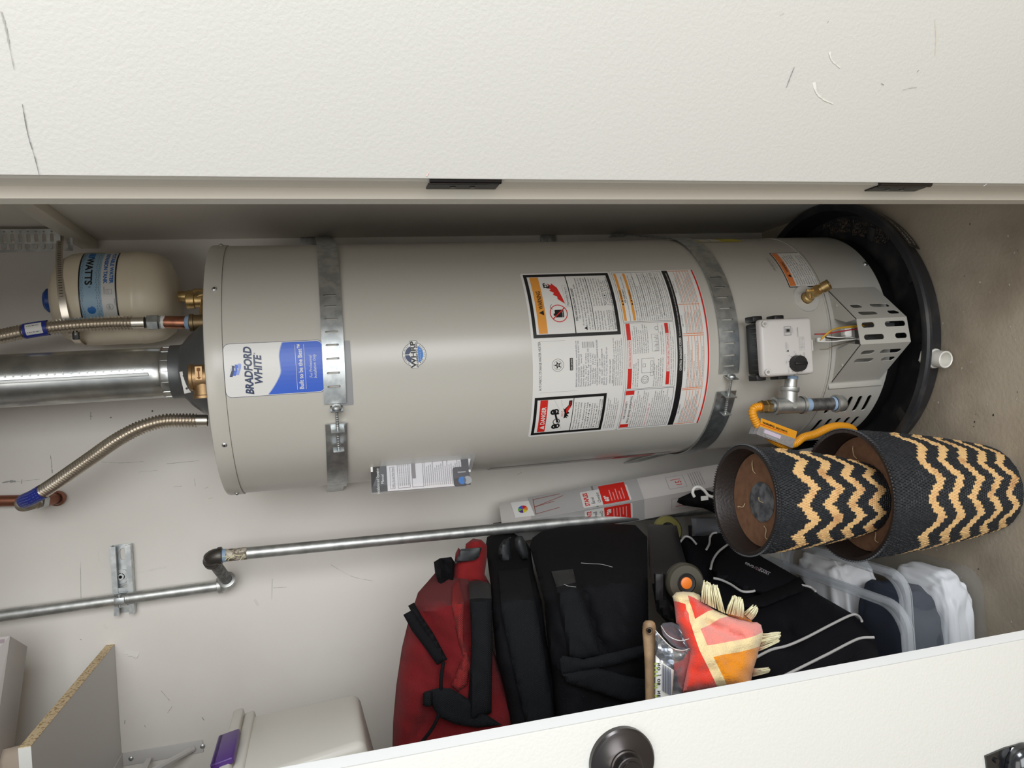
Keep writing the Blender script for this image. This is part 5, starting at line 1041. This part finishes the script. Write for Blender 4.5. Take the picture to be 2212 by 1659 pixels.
relief([([(920, 1494), (946, 1486), (975, 1487), (1020, 1515), (1060, 1550), (1085, 1566), (1030, 1572), (985, 1565), (950, 1550), (938, 1535)], BLK2)], lambda x, y: 1.205, '+.006', .004, 8, 9, .003, .03, 2).build('loose_strap', rb_, 60, label='wide loose black strap')
relief([([(914, 1497), (922, 1493), (934, 1494), (932, 1526), (920, 1527), (913, 1522)], BLK2)], 1.197, '+.012', .006, 6, 6).build('strap_loop', rb_, 60)
relief([([(996, 1186), (1041, 1182), (1035, 1203), (1026, 1210), (982, 1217), (990, 1200)], BLK3)], 1.405, '+.012', .004, 5, 7).build('buckle', rb_, 40, label='dark plastic buckle')
b = MB(); pxtube(b, [(958, 1430, 1.21), (953, 1465, 1.205), (952, 1500, 1.205), (948, 1540, 1.205), (936, 1570, 1.205), (910, 1605, 1.21)], 1.2, .003, BLK); b.build('zip_cord', rb_, 60)
# wheeled black panel (belongs with the next bag)
sw = thing('carry_on_bag', (-.50, 1.5, .68), 'slim black wheeled bag with a pull handle, between the red backpack and the larger suitcase', 'bag')
YB = bagY(1.235, -.372)
relief([([(1049, 1180), (1052, 1160), (1066, 1154), (1110, 1152), (1132, 1165), (1146, 1185), (1152, 1230), (1170, 1300), (1180, 1380), (1196, 1450), (1205, 1500), (1220, 1600), (1108, 1600), (1092, 1500), (1072, 1420), (1064, 1340), (1060, 1265)], BLK)], YB, 1.84, .04, 45, 13, .006, .02, 5, folds=[(1070, 1260, 1140, 1560, 5, .008), (1150, 1230, 1200, 1560, 8, .012)]).build('shell', sw, 60)
relief([([(1076, 1232), (1140, 1226), (1162, 1330), (1190, 1500), (1198, 1560), (1140, 1575), (1110, 1450), (1085, 1330)], BLK2)], lambda x, y: YB(x, y)-.042, '+.012', .006, 10, 12, .002, .02, 3).build('front_panel', sw, 60, label='ribbed black front panel')
relief([([(1076, 1195), (1078, 1180), (1088, 1166), (1104, 1160), (1102, 1175), (1104, 1206), (1110, 1211), (1140, 1208), (1142, 1214), (1112, 1221), (1094, 1220), (1083, 1212)], BLK3)], 1.50, '+.03', .012, 9, 7).build('handle_housing', sw, 40, label='grey plastic handle housing')
relief([([(1112, 1166), (1118, 1157), (1128, 1158), (1135, 1170), (1141, 1195), (1140, 1206), (1128, 1208), (1120, 1196), (1112, 1182)], BLK3)], 1.47, '+.03', .016, 12, 6).build('pull_handle', sw, 60, label='rounded pull handle')
# large suitcase
YS = bagY(1.215, -.36, 1.80)
sc2 = thing('suitcase', (-.50, 1.5, .56), 'large black soft suitcase on wheels, wheel with an orange hub', 'suitcase')
relief([([(1144, 1180), (1150, 1162), (1170, 1148), (1210, 1138), (1300, 1130), (1372, 1134), (1398, 1160), (1400, 1300), (1402, 1420), (1404, 1600), (1210, 1640), (1196, 1520), (1192, 1450), (1182, 1380), (1176, 1300), (1160, 1240)], BLK)], YS, 1.84, .045, 50, 14, .012, .015, 7, folds=[(1262, 1225, 1330, 1240, 6, .010), (1252, 1240, 1300, 1400, 7, .018), (1176, 1270, 1215, 1440, 6, .014), (1385, 1160, 1392, 1420, 6, .012), (1330, 1240, 1384, 1245, 5, .008), (1345, 1300, 1352, 1400, 14, -.010)]).build('fabric_body', sc2, 60)
relief([([(1191, 1234), (1238, 1229), (1244, 1258), (1202, 1268)], BLK3), ([(1202, 1268), (1244, 1258), (1262, 1300), (1290, 1385), (1300, 1418), (1250, 1424), (1230, 1420), (1214, 1340)], BLK2)], lambda x, y: YS(x, y)-.052, '+.02', .01, 12, 10, .004, .03, 11).build('padded_strap', sc2, 60, label='padded strap with a leather patch')
relief([([(1209, 1424), (1216, 1416), (1260, 1424), (1320, 1410), (1380, 1395), (1398, 1394), (1398, 1416), (1330, 1436), (1260, 1450), (1214, 1456)], BLK2), ([(1214, 1456), (1290, 1442), (1345, 1458), (1404, 1470), (1404, 1512), (1352, 1515), (1290, 1495), (1225, 1475)], BLK2)], 1.152, '+.01', .005, 9, 10, .003, .02, 5).build('loose_strap', sc2, 60, label='wide loose black strap')
relief([([(1192, 1158), (1238, 1156), (1240, 1184), (1190, 1186)], BLK3)], 1.62, '+.02', .01, 6, 7).build('buckle', sc2, 40, label='black buckle')
relief([([(1398, 1132), (1462, 1135), (1472, 1180), (1484, 1222), (1488, 1300), (1480, 1340), (1440, 1345), (1418, 1320), (1410, 1270), (1402, 1220), (1400, 1160)], BLACK)], bagY(1.20, -.365, 1.80), 1.84, .01, 10, 12, .002, .02, 5, folds=[(1405, 1222, 1470, 1226, 3, .006), (1405, 1229, 1470, 1232, 3, .006)]).build('base_shell', sc2, 40, label='black plastic base shell')
relief([([(1412, 1238), (1436, 1236), (1440, 1290), (1468, 1330), (1462, 1348), (1432, 1332), (1416, 1300)], BLACK)], 1.178, '+.03', .01, 8, 8).build('wheel_guard', sc2, 40)
def wheel(c, r, wd, n_, tyre, hub, lab):
    b = MB(); b.lathe(c, n_, [(r*.5, -wd/2), (r*.88, -wd/2), (r, -wd*.25), (r, wd*.25), (r*.88, wd/2), (r*.5, wd/2)], tyre, 48).lathe(c, n_, [(0, -wd*.42), (r*.5, -wd*.42), (r*.5, wd*.46), (r*.46, wd*.5), (r*.3, wd*.44), (0, wd*.44)], BLACK, 40)
    w_ = b.build('wheel', sc2, 40, label=lab)
    if hub: MB().lathe(c+V(n_)*wd*.43, n_, [(r*.3, 0), (r*.29, .002), (r*.2, .0028), (0, .003)], hub, 32).build('hub_cap', w_, 40, label='orange hub cap')
wheel(at(1478, 1258, 1.165), .0335, .022, V((.12, -.99, .1)).normalized(), RUBG, ORA, 'olive rubber wheel')
wheel(at(1441, 1146, 1.70), .037, .022, V((.35, -.93, .1)).normalized(), YTR, None, 'amber wheel')
b = MB(); pxtube(b, [(1490, 1135, 1.6), (1491, 1150, 1.6), (1492, 1175, 1.62)], 1.6, .004, BLK); b.build('hanging_strap', sc2, 60)
b = MB(); pxtube(b, [(1255, 1216, 1.17), (1280, 1218, 1.165), (1300, 1219, 1.165), (1323, 1225, 1.165)], 1.2, .0004, PG, 5); pxtube(b, [(1218, 1262, 1.155), (1228, 1266, 1.15), (1244, 1268, 1.15)], 1.2, .0004, PG, 5); b.build('loose_thread', sc2, 60, label='pale loose thread')

# ============================================================ BINS AND DUFFEL
def tub(name, label, x0, x1, y0, y1, z0, z1, m, mr, tp=.02, rad_=.05, th=.0022, ridge=True, zr=None):
    def ring(ins, z, r):
        pts = []
        for cx, cy_, a0 in ((x1-ins-r, y1-ins-r, 0), (x0+ins+r, y1-ins-r, 90), (x0+ins+r, y0+ins+r, 180), (x1-ins-r, y0+ins+r, 270)):
            for k in range(9): a = rad(a0+90*k/8); pts.append(V((cx+r*cos(a), cy_+r*sin(a), z)))
        return pts
    t = thing(name, ((x0+x1)/2, (y0+y1)/2, z0), label, 'storage bin')
    def loft(rings, m_, nm, lab=None, cap=False):
        mb = MB(); n_ = len(rings[0]); vs = [p for r_ in rings for p in r_]
        fs = [(j*n_+i, j*n_+(i+1) % n_, (j+1)*n_+(i+1) % n_, (j+1)*n_+i) for j in range(len(rings)-1) for i in range(n_)]
        if cap: fs.append(tuple(range(n_)))
        mb.add(vs, fs, m_); return mb.build(nm, t, 50, label=lab)
    loft([ring(tp+.012, z0+.0005, rad_), ring(tp+.003, z0+.006, rad_), ring(tp, z0+.016, rad_), ring(.006, z1-.02, rad_), ring(.005, z1-.012, rad_)], m, 'tub_wall', None, True)
    loft([ring(.006, z1-.024, rad_), ring(-.008, z1-.024, rad_), ring(-.008, z1-.022, rad_), ring(.004, z1-.022, rad_)], mr, 'stacking_ridge')
    loft([ring(.005, z1-.014, rad_), ring(.004, z1-.004, rad_), ring(.001, z1, rad_), ring(-.010, z1, rad_), ring(-.014, z1-.003, rad_), ring(-.0145, z1-.014, rad_), ring(-.013, z1-.014, rad_)], mr, 'rim')
    return t
binA = tub('clear_bin', 'clear plastic bin full of white and charcoal clothes on the floor beside the baskets', -.95, -.432, 1.222, 1.60, 0, .222, CLEAR, CLEARR, .006, .045)
# upper bin, slightly tilted forward, nested in the lower
binB = tub('clear_bin', 'upper clear plastic bin tilted into the clothes bin, holding the black duffel bag', -1.0, -.488, 1.205, 1.70, .105, .238, CLEAR, CLEARR, .012, .055)
# clothes inside
def blob(name, label, c, s_, m, seed, amp=.18, tgt=3.2, creases=()):
    bb = bmesh.new(); bmesh.ops.create_icosphere(bb, subdivisions=5, radius=1)
    for v in bb.verts:
        p = v.co.copy(); q = V([math.copysign(abs(a)**.55, a) for a in p]); f = 1+amp*noise.noise(p*tgt+V((seed, 0, 0)))+amp*.6*(1-abs(noise.noise(V((p.x*1.6, p.y*2, p.z*5.5))+V((seed, 3, 1)))*2.2))*.5
        v.co = V((c[0]+q.x*s_[0]*f, c[1]+q.y*s_[1]*f, max(.008, c[2]+q.z*s_[2]*f)))
    b = MB(); b.bm(bb, m); return top(b, name, label, 'clothes', smooth=80)
blob('folded_laundry', 'crumpled white cotton laundry pressed against the clear bin wall', (-.575, 1.325, .052), (.122, .086, .042), CLOTHW, 2, .10)
blob('folded_laundry', 'charcoal grey garment on top of the white laundry in the clear bin', (-.61, 1.318, .142), (.135, .086, .048), CLOTHK, 5, .07)
blob('folded_laundry', 'white cotton cloth at the back of the clear bin by the larger basket', (-.53, 1.50, .150), (.082, .085, .055), CLOTHW, 11, .12)
blob('folded_laundry', 'bright blue garment beneath the charcoal one in the clear bin', (-.74, 1.32, .09), (.05, .07, .05), CLOTHB, 14, .08)
# duffel bag
YD = lambda x, y: 1.15-.000223*(x-1640)-.001512*(y-1470)
df = thing('duffel_bag', (-.70, 1.35, .12), 'black duffel bag with grey piping lying in the upper clear bin', 'duffel bag')
relief([([(1466, 1165), (1478, 1158), (1520, 1158), (1560, 1150), (1600, 1185), (1650, 1205), (1720, 1245), (1745, 1265), (1770, 1285), (1840, 1325), (1862, 1345), (1888, 1375), (1900, 1420), (1860, 1500), (1500, 1600), (1470, 1400), (1484, 1340), (1480, 1222)], DUF)], YD, 1.78, .035, 45, 15, .014, .012, 3, folds=[(1640, 1290, 1740, 1265, 8, .012), (1690, 1290, 1745, 1335, 4, .006), (1745, 1395, 1760, 1440, 4, .006), (1700, 1350, 1715, 1390, 10, .02), (1520, 1170, 1530, 1260, 12, .02)]).build('fabric_body', df, 60)
relief([([(1536, 1228), (1545, 1205), (1562, 1188), (1600, 1172), (1650, 1205), (1720, 1245), (1732, 1262), (1738, 1272), (1700, 1290), (1640, 1283), (1600, 1272), (1570, 1256), (1548, 1250)], DUF)], lambda x, y: YD(x, y)-.045, '+.03', .018, 20, 11, .003, .02, 8).build('end_pocket', df, 60, label='flat end pocket with lettering')
relief([([(1640, 1285), (1728, 1246), (1740, 1262), (1734, 1276), (1652, 1310), (1610, 1312), (1590, 1300)], BLK)], lambda x, y: YD(x, y)-.062, '+.012', .006, 8, 9, .003, .03, 9).build('carry_strap', df, 60)
for pts in ([(1535, 1229), (1540, 1210), (1552, 1192), (1572, 1176)], [(1541, 1249), (1556, 1252), (1578, 1262), (1602, 1277), (1622, 1278), (1630, 1276)], [(1526, 1187), (1532, 1175), (1534, 1160), (1540, 1152), (1548, 1151)], [(1470, 1170), (1480, 1159), (1492, 1162), (1504, 1175)],
            [(1626, 1424), (1665, 1404), (1700, 1395), (1740, 1378), (1790, 1352), (1828, 1333), (1846, 1327), (1856, 1332), (1862, 1342)], [(1690, 1462), (1740, 1437), (1790, 1412), (1840, 1386), (1862, 1378), (1888, 1377)], [(1733, 1264), (1750, 1268), (1762, 1277)]):
    b = MB(); pxtube(b, [(x, y, YD(x, y)-.048-(.018 if x < 1735 and y < 1290 and x > 1534 else 0)-(.0 if y < 1300 else -.008)) for x, y in pts], 1.2, .0026, PIPING, 10, .005); b.build('piping', df, 60, label='grey piping')
b = MB(); Pz = [(1800, 1429), (1835, 1408), (1866, 1394)]
for k in range(26):
    x, y = 1798+k*2.7, 1441-k*1.62+4; q = at(x, y, YD(x, y)-.036); b.box(q, (.0022, .0014, .0024), PK)
b.build('zip_teeth', df, 0, kind='stuff')
b = MB(); pA = at(1663, 1239, YD(1663, 1239)-.068); pB = at(1594, 1206, YD(1594, 1206)-.068); uxx = pB-pA; nn = (EYE-pA).normalized(); vxx = nn.cross(uxx.normalized())
F = Flat(b, plane(pA, uxx, vxx), None, .0006); F.text('TEXAS', .0, .0, .0125, M('logo_grey', (150, 146, 150), .5), 1, width=.0245, bold=.03); F.disc(.0305, .005, .0065, M('logo_maroon', (110, 90, 94), .5), 1, r0=.0045); F.disc(.0305, .005, .0028, M('logo_maroon', (110, 90, 94), .5), 1); F.text('EXES', .038, .0, .0125, M('logo_grey', (150, 146, 150), .5), 1, width=.021, bold=.03)
F.rect(-.001, -.0028, .025, -.0016, M('logo_grey', (150, 146, 150), .5), 1); F.rect(.037, .0105, .060, .0117, M('logo_grey', (150, 146, 150), .5), 1)
b.build('lettering', df, 0, fixn=False, label='grey embroidered lettering')
# towel
YT = lambda x, y: 1.075-.0003*(y-1400)
b_cols = []
tw = thing('beach_towel', at(1560, 1500, 1.10), 'red, orange, pink and cream patterned towel with cream fringe stuffed beside the suitcase wheel', 'towel')
def tz(x, y): return (1370+x*330/2190, 1240+y*250/1659)
def tp_(l): return [tz(*p) for p in l]
A_ = [(545, 320), (600, 262), (700, 250), (850, 262), (940, 300), (958, 350), (950, 395)]
regs = [
 ([(565, 385), (640, 400), (735, 430), (750, 520), (780, 560), (790, 650), (870, 900), (940, 1100), (1060, 1340), (1180, 1590), (1190, 1640), (700, 1700), (715, 1500), (780, 1080), (640, 740), (600, 700), (590, 560)], TRED),
 ([(770, 305), (850, 335), (950, 395), (1060, 450), (1140, 510), (1060, 530), (960, 590), (870, 645), (850, 560), (820, 470), (790, 390)], TRED),
 ([(545, 320), (600, 262), (700, 250), (850, 262), (940, 300), (958, 350), (950, 395), (850, 335), (770, 305), (790, 390), (820, 470), (850, 560), (870, 645), (960, 590), (1060, 530), (1140, 510), (1220, 545), (1320, 590), (1355, 605), (1230, 635), (1080, 730), (950, 785), (1000, 900), (1050, 1025), (1200, 1000), (1400, 960), (1600, 925), (1750, 880), (1845, 830), (1840, 920), (1800, 1035), (1700, 1070), (1500, 1120), (1300, 1150), (1135, 1190), (1200, 1320), (1270, 1460), (1330, 1590), (1340, 1640), (1190, 1640), (1180, 1590), (1060, 1340), (940, 1100), (870, 900), (790, 650), (780, 560), (750, 520), (735, 430), (640, 400), (565, 385)], TCRE),
 ([(1355, 605), (1500, 650), (1680, 690), (1760, 690), (1820, 730), (1845, 830), (1750, 880), (1600, 925), (1400, 960), (1200, 1000), (1050, 1025), (1000, 900), (950, 785), (1080, 730), (1230, 635)], TPIN),
 ([(1800, 1035), (1760, 1200), (1720, 1330), (1690, 1460), (1660, 1640), (1340, 1640), (1330, 1590), (1270, 1460), (1200, 1320), (1135, 1190), (1300, 1150), (1500, 1120), (1700, 1070)], TORA)]
relief([(tp_(p), m) for p, m in regs], YT, '+.05', .03, 30, 7, .008, .03, 3, folds=[tz(1050, 700)+tz(1500, 900)+(9, .014), tz(780, 420)+tz(800, 700)+(6, .010), tz(1700, 730)+tz(1850, 860)+(8, .008)]).build('terry_cloth', tw, 70)
relief([(tp_([(1330, 585), (1390, 545), (1520, 535), (1600, 610), (1700, 690), (1500, 660)]), TORA)], 1.115, '+.02', .012, 12, 7).build('towel_fold', tw, 70, label='orange fold behind')
b = MB(); random.seed(4)
for (x0, y0, x1, y1, tx, ty, n_) in ((960, 390, 1300, 560, 1100, 140, 90), (1320, 560, 1560, 620, 1480, 330, 60), (1560, 560, 1680, 660, 1740, 470, 34), (1840, 850, 1790, 1100, 2080, 900, 60), (1720, 1350, 1700, 1470, 1930, 1380, 40)):
    for k in range(n_):
        f = random.random(); sx, sy = x0+(x1-x0)*f, y0+(y1-y0)*f; spread = ((x1-x0)*(f-.5)*.55, (y1-y0)*(f-.5)*.55); g = random.uniform(.82, 1.05)
        ex_, ey_ = sx+(tx+spread[0]-sx)*g+random.uniform(-12, 12), sy+(ty+spread[1]-sy)*g+random.uniform(-12, 12)
        mx_, my_ = (sx+ex_)/2+random.uniform(-14, 14), (sy+ey_)/2+random.uniform(-14, 14); Yk = random.uniform(1.07, 1.115)
        b.tube(spline([at(*tz(sx, sy), Yk+.01), at(*tz(mx_, my_), Yk-.004), at(*tz(ex_, ey_), Yk+random.uniform(-.006, .01))], .008), .0009, FRI, 5, cap=False)
b.build('fringe', tw, 60, kind='stuff', label='cream thread fringe')
# brush handle
b = MB(); h0, h1 = at(1402, 1340, 1.075), at(1406, 1560, 1.06); dd = (h1-h0).normalized(); Lh = (h1-h0).length
b.lathe(h0, dd, [(0, 0), (.006, .001), (.0092, .004), (.0105, .010), (.0108, .018), (.0098, .032), (.0084, .055), (.0078, .08), (.0078, Lh)], WOOD, 32)
bh = top(b, 'brush_handle', 'worn wooden brush handle with a hanging hole, left of the silver pouch', 'handle', smooth=60)
q = at(1402, 1362, 1.0645); MB().lathe(q+V((0, .006, 0)), (0, -1, 0), [(0, 0), (.0042, 0), (.0042, .007), (.0058, .0085), (.0058, .0086)], M('worn_wood_dark', (96, 74, 54), .7), 20).cyl(q+V((0, -.0012, 0)), q+V((0, -.0016, 0)), .0034, HOLE, n=16).build('hanging_hole', bh, 40, label='drilled hanging hole')
# silver pouch
pch = thing('plastic_pouch', at(1445, 1560, 1.08), 'crumpled silver plastic pouch with a barcode sticker standing beside the towel', 'pouch')
relief([([(1416, 1362), (1424, 1370), (1440, 1388), (1455, 1400), (1475, 1404), (1489, 1401), (1488, 1425), (1482, 1460), (1476, 1540), (1472, 1600), (1412, 1600), (1413, 1480)], SILV)], lambda x, y: 1.045+.0001*(y-1400), '+.02', .010, 22, 7, .008, .06, 5, folds=[(1430, 1385, 1445, 1430, 5, .008), (1460, 1410, 1458, 1440, 5, -.006)]).build('front_film', pch, 50)
relief([([(1427, 1352), (1432, 1346), (1450, 1344), (1466, 1350), (1480, 1365), (1489, 1382), (1487, 1402), (1470, 1404), (1450, 1392), (1432, 1372)], SILV)], 1.085, '+.006', -.014, 20, 6, .004, .06, 8).build('back_film', pch, 50)
b = MB(); pxtube(b, [(1416, 1362, 1.043), (1424, 1371, 1.04), (1440, 1389, 1.036), (1455, 1401, 1.036), (1475, 1405, 1.036), (1489, 1401, 1.05)], 1, .0007, PW, 6); pxtube(b, [(1428, 1352, 1.082), (1440, 1370, 1.06), (1455, 1380, 1.05), (1472, 1384, 1.05), (1488, 1380, 1.055)], 1, .0006, PW, 6); b.build('film_edge', pch, 60)
relief([([(1416, 1415), (1432, 1432), (1456, 1448), (1452, 1500), (1446, 1560), (1414, 1560)], PW)], 1.031, '+.001', .004, 12, 8).build('sticker', pch, 50, label='white sticker')
b = MB(); o_ = at(1454, 1452, 1.0235); u_ = at(1414, 1424, 1.0245)
def sfn(u, v, h): p = at(1430+v, 1434+u*1.0+v*.6, 1.0245-h); return p
F = Flat(b, sfn, None, .0004)
for k in range(13): F.rect(0, k*1.62, 58, k*1.62+(1.0 if k % 3 else .6), PN, 1)
for t_, x_, m in (('NO JOB NEEDED', 1424, PK), ('FREE OF BPA', 1418, GREEN)):
    for i, ch in enumerate(t_): q = at(x_, 1432+i*8.6, 1.0245); F2 = Flat(b, plane(q, at(x_, 1470, 1.0245)-at(x_, 1432, 1.0245), at(x_-10, 1432, 1.0245)-at(x_, 1432, 1.0245)), None, .0004); F2.text(ch, 0, -.002, .0065, m, 1, bold=.03)
b.build('sticker_print', pch, 0, fixn=False)
# hanger
b = MB(); b.tube(spline([at(1500, 1073, 1.50), at(1496, 1064, 1.50), at(1500, 1054, 1.50), at(1510, 1052, 1.50), at(1522, 1060, 1.50), at(1530, 1070, 1.50), at(1545, 1075, 1.50), at(1560, 1078, 1.5)], .005), .0035, WHITE, 12)
hg = top(b, 'clothes_hanger', 'white plastic clothes hanger hook showing behind the smaller basket', 'hanger', smooth=60)
F_ = MB(); F_.box(at(1522, 1076, 1.495), (.010, .002, .018), PW, bev=.0005); F_.build('size_tag', hg, 0, label='white paper tag')
relief([([(1462, 1085), (1466, 1076), (1484, 1068), (1500, 1060), (1520, 1056), (1560, 1070), (1570, 1120), (1520, 1098), (1478, 1092)], BLK)], 1.56, '+.12', .02, 16, 10, .006, .03, 4).build('hanging_garment', hg, 60, label='black garment on the hanger')
b = relief([([(1492, 1118), (1560, 1116), (1600, 1150), (1640, 1200), (1600, 1196), (1540, 1165), (1500, 1160)], M('smoke_plastic', (120, 122, 128), .4))], 1.72, '+.10', .01, 20, 16)
top(b, 'grey_crate', 'grey plastic crate far back behind the gas pipe and the duffel', 'crate')
